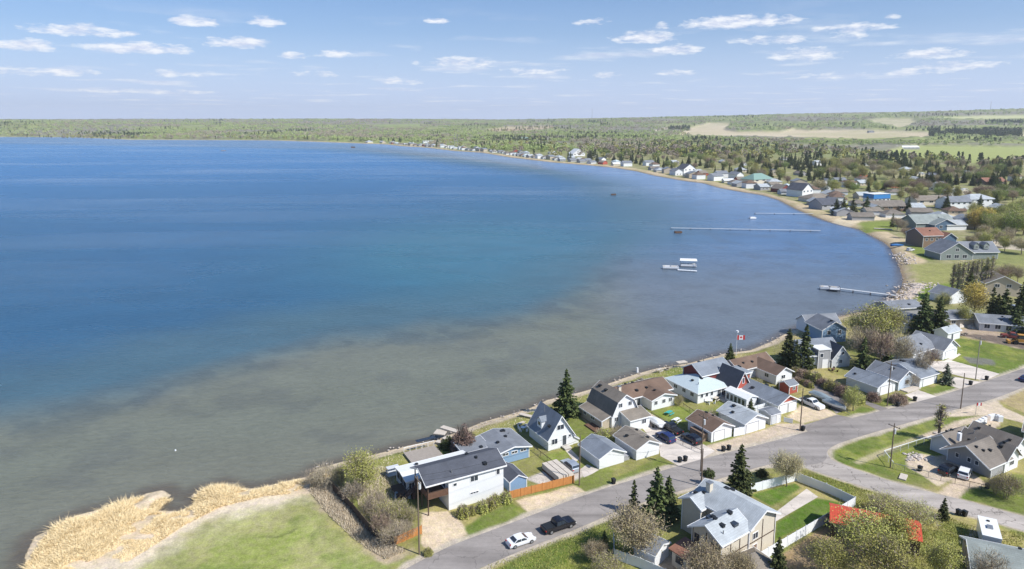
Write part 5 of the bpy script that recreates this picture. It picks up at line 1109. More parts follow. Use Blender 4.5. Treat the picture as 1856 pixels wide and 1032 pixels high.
# garden things
def table(label, px, py, c='wood_pale'):
    t = thing('picnic_table', label, 'picnic table', at(px, py), RD+.3); MB().box(-.9, .9, -.4, .4, .7, .76).build('tabletop', c, t)
    for s_ in (-1, 1): MB().box(-.9, .9, s_*.75-.13, s_*.75+.13, .42, .47).build('bench', c, t)
    for x in (-.7, .7): MB().bar((x, -.7, 0), (x, -.2, .7), .05).bar((x, .7, 0), (x, .2, .7), .05).build('leg', c, t)
for a in (('pale picnic table on the lawn behind the steep white house', 945, 772), ('picnic table on the shore lawn between the brown and metal roofs', 1195, 674), ('picnic table beside the terrace of the metal roofed bungalow', 1298, 726), ('white picnic table in the small backyard lawn', 1226, 765, 'vinyl_white'), ('picnic table on the lawn near the orange kayak', 1213, 752, 'tarp_teal')): table(*a)
def shrub_tank(): pass
def patio(label, px, py, c='white_trim'):
    t = thing('patio_set', label, 'garden furniture', at(px, py), RD); MB().bar((0,0,.68),(0,0,.73),.55,n=12).build('tabletop', c, t); MB().bar((0,0,0),(0,0,.68),.05,n=6).build('leg', c, t)
    for k in range(4):
        a = k*1.57+.5; M_ = Matrix.Translation((math.cos(a)*1.05, math.sin(a)*1.05, 0)) @ Matrix.Rotation(a, 4, 'Z'); MB().box(-.22,.22,-.22,.22,.4,.45,M_).box(.18,.23,-.22,.22,.45,.95,M_).box(-.2,.2,-.2,-.16,0,.4,M_).box(-.2,.2,.16,.2,0,.4,M_).build('chair', c, t)
for a in (('white patio table and chairs before the metal roofed bungalow', 1287, 731), ('white patio table and chairs on the shore side of the steep white house', 948, 780), ('dark patio table on the sand below the dark blue house', 1783, 772, 'dark_door'), ('patio table on the porch lawn of the grey tower house', 1510, 673, 'wood_brown')): patio(*a)
def woodpile(label, px, py, n=14, L=2.4, rot=0):
    t = thing('woodpile', label, 'woodpile', at(px, py), RD+rot); k = 0
    for r_ in range(3):
        for i in range(n//3): x = -L/2+(i+.5*(r_ % 2))*L/(n//3); MB().bar((x, -.3, .15+r_*.24), (x, .3, .15+r_*.24), .13, n=7).build('log', 'bark' if (i+r_) % 3 else 'wood_pale', t)
for a in (('woodpile beside the brown bungalow near the shore', 1160, 692, 15, 3, .3), ('woodpile on the lawn above the red house and bay', 1210, 669, 12, 2.4, .8), ('woodpile behind the tan roofed garage', 1143, 796, 12, 2.4, 0), ('woodpile by the dirt track beside the white shed', 1748, 608, 15, 3.5, 0)): woodpile(*a)
# far things
def mast(label, px, py, H_, R_, w_=1.2, dark=True):
    d = Vector(px_dir(px, py)); d = Vector((d.x, d.y, 0)).normalized()*R_; t = thing('radio_mast', label, 'radio mast', (d.x, d.y, gz(d.x, d.y)))
    MB().bar((0,0,0),(0,0,H_),w_,w_*.5,n=4).build('mast', 'grey_metal', t); MB().bar((0,0,H_),(0,0,H_+6),w_*.4,.1,n=4).build('antenna', 'paint_red', t)
mast('thin radio mast on the horizon above the centre right woods', 1073, 214, 85, 5200, 1.6); mast('faint radio mast on the ridge near the right edge', 1795, 200, 60, 5600, 1.4)
mast('tall pale mast in the far lakeside town, left of its twin', 824, 262, 38, 1750, .7); mast('tall pale mast in the far lakeside town, right of its twin', 829, 262, 34, 1720, .7)
# ------------------------------------------------------------------ trees and plants
def tri_cloud(cent, size, rg, flat=.6, k=1, asp=1.0, direc=None):
    """random leaf-like triangles around centres (n,3)"""
    n = len(cent); a = rg.normal(size=(n, 3)); a[:, 2] *= flat
    if direc is not None: a = direc+a*.35
    a /= np.linalg.norm(a, axis=1)[:, None]; b = rg.normal(size=(n, 3)); b[:, 2] *= flat; b -= (a*b).sum(1)[:, None]*a; b /= np.linalg.norm(b, axis=1)[:, None]
    s_ = (np.asarray(size)*rg.uniform(.6, 1.35, n))[:, None]
    V = np.stack([cent-a*s_*.6, cent+b*s_*.5*asp+a*s_*.1, cent+a*s_*.7, cent-b*s_*.5*asp+a*s_*.1], 1).reshape(-1, 3)
    return V, np.arange(n*4).reshape(n, 4)
def trunk_mesh(name, H_, r, m='bark', limbs=()):
    q = MB().bar((0,0,-.3), (0,0,H_*.5), r, r*.6, n=7).bar((0,0,H_*.5), (0.02,0,H_), r*.6, r*.08, n=6)
    for a, b, r0, r1 in limbs: q.bar(a, b, r0, r1, n=5, cap=False)
    me = q.mesh(name); me.materials.append(M(m)); return me
def spruce(H_, R_, seed, m='spruce_needles', dens=1.0, low=.06, gap=0.0, ragged=.25):
    rg = np.random.default_rng(seed); cs = []; ds = []; ss = []; nl = int(H_*2.3)
    for i in range(nl):
        t = low+(1-low)*(i+rg.uniform(-.2, .2))/nl; z = H_*t
        if t > .985: continue
        Lb = R_*(1-t)**.82*(1.0 if t > .15 else .75+t*1.6); nb = max(4, int((5+10*(1-t))*dens))
        for k in range(nb):
            a = rg.uniform(0, 2*PI); L = Lb*rg.uniform(1-2*ragged, 1+ragged*.6)
            if rg.random() < gap: continue
            m_ = max(3, int(L*4.2*dens)); u = np.linspace(.12, 1, m_)
            x = np.cos(a)*L*u; y = np.sin(a)*L*u; zz = z-.30*L*u**1.4+.16*L*u**3+rg.normal(0, .05, m_)
            c = np.stack([x+rg.normal(0, .07, m_), y+rg.normal(0, .07, m_), zz], 1)
            for side in (-1, 0, 1):
                off = np.stack([-np.sin(a)*side*.22*(1.1-u)*L*.6, np.cos(a)*side*.22*(1.1-u)*L*.6, np.zeros(m_)-.05*abs(side)], 1)
                cs.append(c+off); ds.append(np.tile([np.cos(a+side*.5), np.sin(a+side*.5), -.35], (m_, 1))); ss.append(np.full(m_, .36+.10*(1-t)))
    tp = np.stack([rg.normal(0, .04, 8), rg.normal(0, .04, 8), np.linspace(H_*.94, H_*1.0, 8)], 1); cs.append(tp); ds.append(np.tile([0, 0, 1.], (8, 1))); ss.append(np.full(8, .3))
    V, F_ = tri_cloud(np.concatenate(cs), np.concatenate(ss), rg, .5, direc=np.concatenate(ds), asp=.9)
    return trunk_mesh('trunk', H_*.97, .028*H_**.9), np_mesh('crown', V, F_, [m])
def leafy(H_, R_, seed, twig='twig', leaf='bud_green', nleaf=1500, ntw=900, low=.2, bark='bark', asp=1.0, lsize=.22, trunk_r=None, stems=1, twl=.9, tw=.035):
    """open spring tree: limbs reaching into an uneven crown, fans of twigs and a light scatter of opening leaves"""
    rg = np.random.default_rng(seed); q = MB(); r0 = trunk_r or .02*H_; zc, hz_ = H_*(1+low)/2, H_*(1-low)/2; nc = 46 if R_ > 2 else 22
    d = rg.normal(size=(nc, 3)); d /= np.linalg.norm(d, axis=1)[:, None]; rr = rg.uniform(.12, 1, nc)**.45*rg.uniform(.72, 1.08, nc)
    cl = d*rr[:, None]*np.array([R_*.86, R_*.86, hz_*.88])+np.array([0, 0, zc]); cl[:, :2] *= np.clip(.62+.55*(cl[:, 2]-H_*low)/(H_*.5), .5, 1)[:, None]
    base = [np.array([rg.normal(0, .16)*R_*(stems > 1), rg.normal(0, .16)*R_*(stems > 1), -.1]) for _ in range(stems)]; top = [np.array([b[0]*2.2+rg.normal(0, .05)*R_, b[1]*2.2+rg.normal(0, .05)*R_, H_*(.86 if stems == 1 else .7)]) for b in base]
    for b, t in zip(base, top):
        m_ = (b+t)/2+rg.normal(0, .04, 3)*R_; q.bar(b, m_, r0, r0*.6, n=6, cap=False); q.bar(m_, t, r0*.6, r0*.12, n=5, cap=False)
    for c in cl:
        k = min(range(stems), key=lambda j: (base[j][0]-c[0])**2+(base[j][1]-c[1])**2); f = np.clip((c[2]-.34*math.hypot(c[0], c[1]))/H_, .06, .72)*.95; s0 = base[k]+(top[k]-base[k])*f
        mid = s0*.45+c*.55+np.array([0, 0, -.04*H_])+rg.normal(0, .03, 3)*R_; q.bar(s0, mid, r0*.34, r0*.2, n=4, cap=False); q.bar(mid, c, r0*.2, r0*.07, n=3, cap=False)
    tm = q.mesh('trunk'); tm.materials.append(M(bark)); ax = cl-np.array([0, 0, H_*low*.6]); ax /= np.linalg.norm(ax, axis=1)[:, None]
    i = rg.integers(0, nc, ntw); c = cl[i]*(1-.12*rg.random(ntw))[:, None]+rg.normal(0, R_*.13, (ntw, 3))*np.array([1, 1, .9]); d = ax[i]*.8+rg.normal(0, .55, (ntw, 3)); d[:, 2] += .3; d /= np.linalg.norm(d, axis=1)[:, None]
    L = rg.uniform(.5, 1.2, ntw)[:, None]*twl; o = np.cross(d, rg.normal(size=(ntw, 3))); o /= np.linalg.norm(o, axis=1)[:, None]; o *= tw; c[:, 2] = np.maximum(c[:, 2], H_*.06)
    V1 = np.stack([c-o, c+o, c+d*L+o*.3, c+d*L-o*.3], 1).reshape(-1, 3); F1 = np.arange(ntw*4).reshape(-1, 4)
    i = rg.integers(0, nc, nleaf); lc = cl[i]+rg.normal(0, R_*.17, (nleaf, 3)); lc[:, 2] = np.maximum(lc[:, 2], H_*.08)
    V2, F2 = tri_cloud(lc, lsize, rg, .9, asp=asp)
    cm = np_mesh('crown', np.concatenate([V1, V2]), np.concatenate([F1, F2+len(V1)]), [twig, leaf], np.r_[np.zeros(ntw), np.ones(nleaf)]); return tm, cm
def bush(R_, H_, seed, twig='twig', leaf='bud_tan', n=1600, ls=.16, ntw=500):
    rg = np.random.default_rng(seed); d = rg.normal(size=(n, 3)); d /= np.linalg.norm(d, axis=1)[:, None]; d[:, 2] = np.abs(d[:, 2])
    rr = rg.uniform(.35, 1, n)**.5*(1+.22*np.sin(d[:, 0]*5+seed)*np.cos(d[:, 1]*6)); c = d*rr[:, None]*np.array([R_, R_, H_]); V2, F2 = tri_cloud(c, ls, rg, .9)
    e = rg.normal(size=(ntw, 3)); e /= np.linalg.norm(e, axis=1)[:, None]; e[:, 2] = np.abs(e[:, 2])+.2; tip = e*np.array([R_, R_, H_])*rg.uniform(.7, 1.08, ntw)[:, None]; base = tip*rg.uniform(.1, .5, ntw)[:, None]; o = rg.normal(size=(ntw, 3))*.022
    V1 = np.stack([base-o, base+o, tip+o*.4, tip-o*.4], 1).reshape(-1, 3)
    cm = np_mesh('crown', np.concatenate([V1, V2]), np.concatenate([np.arange(ntw*4).reshape(-1, 4), F2+len(V1)]), [twig, leaf], np.r_[np.zeros(ntw), np.ones(n)])
    tm = MB()
    for k in range(4): a = k*1.57+.4; tm.bar((0,0,-.1), (math.cos(a)*R_*.35, math.sin(a)*R_*.35, H_*.6), .05, .02, n=4)
    t_ = tm.mesh('trunk'); t_.materials.append(M('bark')); return t_, cm
TR = {}
for i in range(3): TR['spruce%d' % i] = (spruce(10, (2.5, 2.9, 2.2)[i], 20+i, dens=1.15), 10)
TR['spruce_big'] = (spruce(11, 3.3, 33, dens=1.3), 11)
TR['spruce_blue'] = (spruce(8, 3.1, 36, 'spruce_blue', ragged=.35), 8)
TR['spruce_thin'] = (spruce(10, 1.7, 37, gap=.25, ragged=.35), 10)
TR['bare'] = (leafy(10, 4.2, 41, leaf='bud_tan', nleaf=1400, ntw=1900, lsize=.13), 10)
TR['bare2'] = (leafy(9, 3.6, 42, twig='twig_red', leaf='bud_tan', nleaf=700, ntw=1800, lsize=.13), 9)
TR['green'] = (leafy(10, 4.0, 43, leaf='bud_green', nleaf=7500, ntw=1100, lsize=.17), 10)
TR['green2'] = (leafy(9, 4.3, 44, leaf='bud_green', nleaf=6500, ntw=1300, lsize=.17), 9)
TR['bright'] = (leafy(9, 4.0, 45, leaf='bright_green', nleaf=6500, ntw=1200, lsize=.19), 9)
TR['tan'] = (leafy(8.5, 4.4, 46, leaf='bud_tan', nleaf=8000, ntw=2600, lsize=.14), 8.5)
TR['gold'] = (leafy(9, 4.2, 47, leaf='bud_yellow', nleaf=7000, ntw=1400, lsize=.20), 9)
TR['poplar'] = (leafy(12, 1.1, 48, leaf='bud_green', nleaf=260, ntw=420, low=.1, twl=1.0), 12)
TR['scrub'] = (leafy(6, 3.6, 49, leaf='bud_green', nleaf=2200, ntw=1700, low=.06, stems=4, trunk_r=.07, tw=.028, lsize=.13), 6)
TR['scrub_bare'] = (leafy(5.5, 3.2, 50, leaf='bud_tan', nleaf=250, ntw=1300, low=.06, stems=4, trunk_r=.06, tw=.026, lsize=.12), 5.5)
TR['bush_brown'] = (bush(1.6, 3.0, 51, 'bark', 'twig_red', 6500, .13, 700), 3)
TR['bush_green'] = (bush(1.6, 2.4, 52, 'twig', 'bud_green', 2200, .15, 500), 2.4)
TR['bush_dark'] = (bush(1.3, 1.9, 53, 'bark', 'spruce_needles', 1400, .2, 150), 1.9)
TR['bush_maroon'] = (bush(1.7, 1.9, 54, 'twig_red', 'twig_red', 2000, .13, 600), 1.9)
TR['hedge'] = (bush(1.1, 1.6, 55, 'twig', 'bud_green', 1300, .15, 500), 1.6)
def put_tree(kind, p, H_, label, cat='tree', group=None, name=None, sx=1.0, parts=True):
    (tm, cm), h0 = TR[kind]; name = name or ('spruce_tree' if kind.startswith('spruce') else 'shrub' if kind.startswith(('bush', 'hedge', 'scrub')) else 'leafing_tree')
    t = thing(name, label, cat, p, random.uniform(0, 6.28), group); s_ = H_/h0; t.scale = (s_*sx, s_*sx, s_)
    if parts: link('trunk', tm, t)
    link('crown', cm, t); return t
NEAR = [('spruce_big',1026,753,11.2,'big full dark spruce between the steep white house and the barn-style house',1.05),
 ('spruce0',1427,664,10.8,'left dark spruce of the pair beside the grey tower house',1.2), ('spruce2',1458,667,12.2,'taller slender spruce nearest the grey tower house',1.05),
 ('spruce_thin',1441,671,8.6,'lower spruce filling the gap left of the grey tower house',1.2), ('spruce1',1323,654,5.2,'short spruce on the shore beside the flagpole',1.1),
 ('spruce1',1340,893,9.4,'tall dense spruce between the grey roofed house and the street',1.1), ('spruce0',1189,942,9.6,'taller spruce of the clump left of the dark-timbered house',1.15),
 ('spruce2',1210,938,7.6,'broad spruce on the right side of the clump by the dark-timbered house',1.35), ('spruce_thin',1148,932,6.4,'small narrow spruce at the left end of the clump south of the street',1.1),
 ('spruce1',1408,1052,7.0,'pointed spruce at the bottom edge right of the tan annex',.95), ('spruce0',1709,941,3.9,'small bright spruce beside the two black bins on the side road',1.15),
 ('spruce_blue',1714,696,5.6,'spiky grey-green spruce between the pale blue house and the concrete drive',1.0), ('spruce0',1563,672,9.5,'dark spruce standing among the bare trees right of the tower house',1.1),
 ('spruce_thin',1609,655,10.5,'slender spruce rising through the middle of the bare grove',1.0), ('spruce1',1360,752,4.0,'dark conifer in the shade beside the red gable',1.2),
 ('spruce_big',1672,606,13.6,'left of the two big spruces behind the bungalow drive',1.1), ('spruce_big',1700,608,12.6,'right of the two big spruces behind the bungalow drive',1.1),
 ('spruce0',1756,545,11,'dark pointed spruce behind the golden leafing tree',1.1), ('spruce_thin',1795,583,12,'slender spruce in front of the beige house',1.2), ('spruce0',1818,588,12,'broad dark spruce in front of the beige house',1.4),
 ('spruce_big',1848,590,15,'tall dark spruce at the right edge beside the beige house',1.0), ('spruce1',1841,602,9,'low spruce under the tall one at the right edge',1.4), ('spruce2',1806,580,9,'dark spruce between the two in front of the beige house',1.4),
 ('tan',1150,1012,8.3,'wide tan-leafed tree left of the dark-timbered house',1.15), ('tan',1278,1078,7.8,'yellowish tan-leafed tree in front of the dark-timbered gable',1.0), ('tan',1340,1068,6.2,'pale tan tree at the bottom edge by the timbered white wall',.8),
 ('tan',1426,882,7.0,'round grey-green tree at the corner of the white fence',.85), ('green2',1560,1018,8.5,'large tangled budding tree over the red roofed shed, left part',1.2), ('green',1615,1002,7.6,'large tangled budding tree over the right end of the red roof',1.2),
 ('green2',1500,1050,6.5,'budding tree at the bottom edge left of the red roofed shed',1.1), ('scrub',1660,955,4.5,'low pale green thicket between the red shed and the side road',1.5), ('scrub',1605,935,4.2,'low pale green thicket behind the red roofed shed',1.5),
 ('green2',1600,1075,9,'broad budding tree at the bottom edge below the red shed',1.1), ('green',1700,1060,7,'sparse budding tree near the moss-grey roof',1.0), ('bare',1790,1075,7,'bare tree over the moss-grey roof in the corner',1.0),
 ('poplar',1701,800,9.5,'thin bare tree with a pale trunk at the rocky garden corner',1.9), ('green',1752,800,3.6,'yellow-green shrub tree left of the retaining wall',1.1), ('bush_maroon',1745,795,1.8,'dark shrub in the rocky bed behind the taupe roof',1.2),
 ('scrub',1826,905,5.0,'sprawling budding shrub at the white corner of the taupe roofed house',1.0), ('scrub',1802,895,3.4,'brown shrub beside the black bin and white corner',1.0), ('bush_brown',841,822,5.2,'big round brown bush at the shore behind the charcoal roof',1.0),
 ('bush_dark',814,812,2.2,'small dark green conifer bush left of the round brown bush',1.3), ('bush_green',1092,800,2.6,'thin brown shrub between the barn-style house and the grey garage',1.2), ('scrub_bare',1118,795,3.2,'bare shrub behind the tan roofed garage',1.1),
 ('green',1546,745,6.0,'yellow-green tree beside the parked covered boats',1.05), ('scrub_bare',1530,742,3.0,'bare shrub at the end of the covered boat',1.1), ('bush_maroon',1628,730,2.2,'round maroon bush by the pole and bins',1.2), ('bush_maroon',1583,726,2.0,'brown bush at the left corner of the slate blue garage',1.0),
 ('bare',1560,664,12.5,'left bare tree of the grove right of the tower house',1.0), ('bare2',1592,668,12,'reddish bare tree in the middle of the grove',1.0), ('bare',1624,664,11,'bare tree at the right of the grove before the large bungalow',.9), ('green2',1578,634,13.5,'tall olive budding tree at the back of the grove',1.1),
 ('green',1605,628,12.5,'olive budding tree behind the grove near the shore cottages',1.1), ('bare',1668,690,9.5,'bare tree with pale stems behind the pale blue house',.7), ('bare2',1684,680,8,'second bare tree at the end of the concrete drive',.7), ('scrub_bare',1645,702,4.5,'bare thicket left of the pale blue house',1.1), ('bare',1640,668,9,'bare tree before the large grey bungalow',.8),
 ('gold',1764,576,12.5,'golden leafing tree left of the beige house',.95), ('green',1745,590,7,'brown-green shrub tree behind the earth heap',1.0), ('green2',1708,565,7,'small budding tree by the shore cottages',.9),
 ('scrub',1230,735,2.6,'twiggy shrub at the corner of the brown bungalow lawn',1.0), ('scrub_bare',1290,762,2.8,'bare shrub behind the brown garage',1.0), ('bush_green',1416,705,2.0,'yellow-green bush in front of the mauve bungalow',1.0), ('scrub',1375,700,2.0,'low bush beside the red house',1.0),
 ('tan',1080,1020,3.6,'dark-trunked low tree at the left end of the blue-white fence',1.1), ('spruce2',1095,1000,3.6,'young dark conifer left of the blue-white fence',1.3), ('scrub',1100,1050,4.2,'olive shrub at the bottom edge by the verge',1.2),
 ('scrub_bare',590,885,5.2,'bare grey tree at the lake end of the dark board fence',1.0), ('green2',657,893,8.2,'open yellow-green tree on the rough lawn by the dark fence',.95), ('scrub_bare',643,908,4.2,'bare shrub beside the dark fence near the junk pile',1.1), ('scrub_bare',680,935,5.0,'bare tree halfway along the dark board fence',.9),
 ('scrub',696,950,4.2,'twiggy budding tree right of the dark board fence',1.0), ('bare2',692,985,6.4,'bare grey tree at the street end of the dark board fence',.75), ('scrub_bare',708,990,5,'dense bare shrub behind the short orange fence',.9), ('scrub_bare',735,975,3.2,'low bare bush on the yard side of the short orange fence',1.1),
 ('scrub',746,945,2.6,'yellowish shrub at the edge of the sandy drive',1.1), ('scrub_bare',572,880,3.6,'low bare bush on the reed bank',1.1), ('scrub',618,880,4,'olive bush at the shore right of the bare tree',.9), ('bush_green',776,1006,1.2,'small bush at the foot of the sandy drive',1.0), ('scrub',718,940,3.4,'tan thicket in the middle of the rough yard',1.3),
 ('bush_dark',1285,863,1.4,'low dark shrub by the roadside spruce',1.2), ('bush_dark',1381,862,1.3,'dark shrub beside the white fence on the verge',1.3)]
for i, (kd, px, py, H_, lb, sx) in enumerate(NEAR): put_tree(kd, at(px, py), H_, lb, 'bush' if kd.startswith(('bush', 'scrub')) else 'tree', None, None, sx)
def hedge(label, px, H_, kinds=('hedge',), step=1.4, grp=None):
    P = [G(a, b) for a, b in px]; t = thing('hedge', label, 'hedge', P[0]); k = 0
    for a, b in zip(P[:-1], P[1:]):
        n = max(1, int((b-a).length/step))
        for i in range(n):
            (tm, cm), h0 = TR[kinds[k % len(kinds)]]; k += 1; o = link('bush', cm, t, a+(b-a)*((i+.5)/n)-P[0]+Vector((random.uniform(-.3, .3), random.uniform(-.3, .3), 0))); s_ = H_/h0*random.uniform(.8, 1.15); o.scale = (s_, s_, s_); o.rotation_euler.z = random.uniform(0, 6)
hedge('leafy hedge under the white wall of the long two storey house', [(832,938),(880,924),(920,908)], 1.7)
hedge('brown and green hedge along the asphalt drive below the tower house', [(1436,678),(1470,690),(1510,708),(1545,726),(1565,735)], 2.3, ('hedge', 'bush_maroon', 'bush_green'), 1.8)
hedge('scruffy brown hedge between the mauve bungalow and its drive', [(1442,690),(1475,705)], 1.2, ('bush_maroon', 'hedge'))
hedge('low shrubs along the rocky garden of the taupe roofed house', [(1722,803),(1748,790),(1768,784)], 1.6, ('bush_maroon', 'bush_green'), 2)
# rocks: garden heap, shore stones
def rock_mesh(seed):
    rg = np.random.default_rng(seed); bm = MB(); import bmesh
    b = bmesh.new(); bmesh.ops.create_icosphere(b, subdivisions=1, radius=1)
    for v in b.verts: v.co *= rg.uniform(.7, 1.15); v.co.z *= .65
    me = bpy.data.meshes.new('rock'); b.to_mesh(me); b.free(); me.materials.append(M('rock')); return me
RM = [rock_mesh(i) for i in range(4)]
def rocks(name, label, cat, px, n, s0, s1, spread):
    P0 = G(*px[0]); t = thing(name, label, cat, P0)
    for i in range(n):
        k = random.uniform(0, len(px)-1.001); a = G(*px[int(k)]); b = G(*px[int(k)+1]); p = a+(b-a)*(k-int(k))
        o = link('rock', random.choice(RM), t, p-P0+Vector((random.gauss(0, spread), random.gauss(0, spread), .05))); s_ = random.uniform(s0, s1); o.scale = (s_, s_*random.uniform(.6, 1), s_); o.rotation_euler.z = random.uniform(0, 6)
rocks('rock_heap', 'ring of grey boulders in the sandy yard behind the wire fence', 'rocks', [(1645,833),(1655,826),(1668,826),(1675,833)], 46, .25, .6, .7)
rocks('rock_heap', 'pinkish boulders at the foot of the bare garden tree', 'rocks', [(1695,797),(1712,790),(1728,786)], 30, .25, .7, .7)
rocks('stone_bank', 'pale stone bank at the shore end of the white pier', 'rocks', [(1622,556),(1636,540),(1655,520),(1675,514)], 280, .3, .75, 2.8)
rocks('stone_bank', 'boulders on the point below the bay house', 'rocks', [(1632,462),(1645,470),(1650,478)], 90, .3, .8, 3.0)
def stones_stuff():
    rg = np.random.default_rng(3); P = []; 
    ico = np.array([v.co[:] for v in RM[0].vertices]); fi = np.array([p.vertices[:] for p in RM[0].polygons]); V = []; F_ = []; k = 0
    pts = [Vector(G(a, b, 0)) for a, b in SHORE_PX[24:62]]
    for a, b in zip(pts[:-1], pts[1:]):
        L = (b-a).length
        for i in range(int(L*1.1)):
            p = a+(b-a)*rg.random(); n = Vector((-(b-a).y, (b-a).x, 0)).normalized(); o = -n*rg.uniform(-.6, 2.6) ; s_ = rg.uniform(.1, .32)*(1+L/200)
            V.append(ico*s_*rg.uniform(.7, 1.2, 3)+np.array([p.x+o.x, p.y+o.y, .35])); F_.append(fi+k*len(ico)); k += 1
    o = link('shore_stones', np_mesh('shore_stones', np.concatenate(V), np.concatenate(F_), ['rock'])); tag(o, kind='stuff')
stones_stuff()
# reeds and rough grass
def blades(name, mats_, P_, H_, w_, seed, lean=.35):
    rg = np.random.default_rng(seed); n = len(P_); d = rg.normal(0, lean, (n, 2)); h = H_*rg.uniform(.5, 1.2, n); a = rg.uniform(0, PI, n); o = np.stack([np.cos(a), np.sin(a), np.zeros(n)], 1)*w_*rg.uniform(.6, 1.4, n)[:, None]
    tip = P_+np.stack([d[:, 0]*h, d[:, 1]*h, h], 1); V = np.stack([P_-o, P_+o, tip], 1).reshape(-1, 3); return link(name, np_mesh(name, V, np.arange(n*3).reshape(-1, 3), mats_))
def scatter(px, n, seed, z=GZ):
    rg = np.random.default_rng(seed); P_ = [(G(a, b, z).x, G(a, b, z).y) for a, b in px]; xs = [p[0] for p in P_]; ys = [p[1] for p in P_]
    X_ = rg.uniform(min(xs), max(xs), n*4); Y_ = rg.uniform(min(ys), max(ys), n*4); k = inside(X_, Y_, P_); X_, Y_ = X_[k][:n], Y_[k][:n]
    return X_, Y_
REED = [(45,1016),(98,957),(160,930),(212,912),(262,896),(313,900),(292,914),(282,926),(325,927),(352,913),(345,900),(372,886),(403,877),(430,885),(470,886),(510,875),(556,866),(590,850),(600,866),(560,898),(480,905),(400,925),(335,958),(280,995),(200,1045),(60,1100)]
X_, Y_ = scatter(REED, 80000, 5, .6); c_ = fbm(X_, Y_, 3.5, 3, 77); k_ = c_ > .36; X_, Y_, c_ = X_[k_], Y_[k_], c_[k_]
dl_ = sdist(X_, Y_, LAND); hh = np.interp(dl_, [0, 1.5, 8, 14], [.5, .65, .35, .12])*(.3+1.2*c_**1.5*1.6); 
tag(blades('reed_bed', ['reed'], np.stack([X_, Y_, ground_z(X_, Y_, dl_)], 1), 1.0*hh, .06, 6, .95), kind='stuff')
for nm, px, n, H_, mt in (('dry_grass', [(560,890),(600,866),(650,930),(705,985),(735,1000),(700,1015),(650,985),(600,940)], 9000, .6, 'dry_stalk'), ('dry_grass', [(640,845),(715,850),(716,900),(740,960),(700,975),(650,920)], 6000, .45, 'dry_stalk'),
        ('rough_grass', [(1440,850),(1500,866),(1650,915),(1780,960),(1856,965),(1856,1032),(1600,1032),(1560,940)], 16000, .3, 'bud_green'), ('rough_grass', [(866,1032),(1040,968),(1228,898),(1300,885),(1230,915),(1110,975),(1080,1032)], 9000, .22, 'bud_green'),
        ('shore_grass', [(640,840),(790,802),(960,745),(1090,704),(1240,662),(1350,640),(1400,640),(1240,674),(1090,720),(960,765),(700,850)], 12000, .3, 'dry_stalk'), ('shore_grass', [(1395,625),(1460,596),(1560,570),(1620,545),(1640,540),(1600,570),(1500,600),(1410,650)], 9000, .4, 'dry_stalk')):
    X_, Y_ = scatter(px, n, len(px)+n); tag(blades(nm, [mt], np.stack([X_, Y_, np.full(len(X_), GZ)], 1), H_, .05, n), kind='stuff')
rg = random.Random(12)
t = thing('junk_pile', 'jumble of old boards and crates by the dark fence near the lake', 'junk pile', at(640, 893))
for k in range(9): MB().box(-.8, .8, -.15, .15, 0, .12, Matrix.Translation((rg.uniform(-1.5, 1.5), rg.uniform(-1.2, 1.2), .1+k*.06)) @ Matrix.Rotation(rg.uniform(0, 3), 4, 'Z')).build('board', 'wood_grey' if k % 2 else 'wood_pale', t)
t = thing('junk_pile', 'clutter of barrels and boards under the balcony stairs', 'junk pile', at(733, 903))
for k in range(5): MB().bar((k*.8-1.5, rg.uniform(-.5, .5), 0), (k*.8-1.5, rg.uniform(-.5, .5), .9), .3, n=10).build('barrel', ('tarp_grey', 'wood_brown', 'plastic_black')[k % 3], t)
# ------------------------------------------------------------------ the town round the bay
def px_scatter(px, n, seed, md=6, z=GZ):
    rg = np.random.default_rng(seed); out = []; X_, Y_ = scatter(px, n*6, seed, z); g = {}
    for x, y in zip(X_, Y_):
        if len(out) >= n: break
        k = (int(x/md), int(y/md))
        if k in g: continue
        g[k] = 1; out.append((x, y))
    return out
WALLS = ['white_siding','cream_siding','grey_siding','light_grey_siding','tan_siding','brown_siding','blue_siding','white_siding','pale_blue_siding','red_siding']
ROOFS = ['grey_shingle','brown_shingle','light_grey_shingle','tan_shingle','light_grey_shingle','dark_brown_shingle','blue_grey_shingle','white_roof','pale_metal_roof','grey_shingle']
TMPL = []
for k in range(16):
    rg = random.Random(k); w_, d_ = rg.uniform(9, 15), rg.uniform(8, 11); hh_ = rg.choice([2.8, 3.0, 3.4, 5.4]); wl, rf = rg.choice(WALLS), ROOFS[k % 10]
    TMPL.append((wl, rf, w_, d_, hh_, k))
BUILT = {}; HSPOT = []; HN = 0
CN = {'white_siding':'white','cream_siding':'cream','grey_siding':'grey','light_grey_siding':'pale grey','tan_siding':'tan','brown_siding':'brown','blue_siding':'blue','pale_blue_siding':'pale blue','red_siding':'red',
 'grey_shingle':'grey','brown_shingle':'brown','light_grey_shingle':'light grey','tan_shingle':'tan','charcoal_shingle':'charcoal','dark_brown_shingle':'dark brown','blue_grey_shingle':'slate','white_roof':'white','green_roof':'green','pale_metal_roof':'pale blue','red_brown_shingle':'red-brown'}
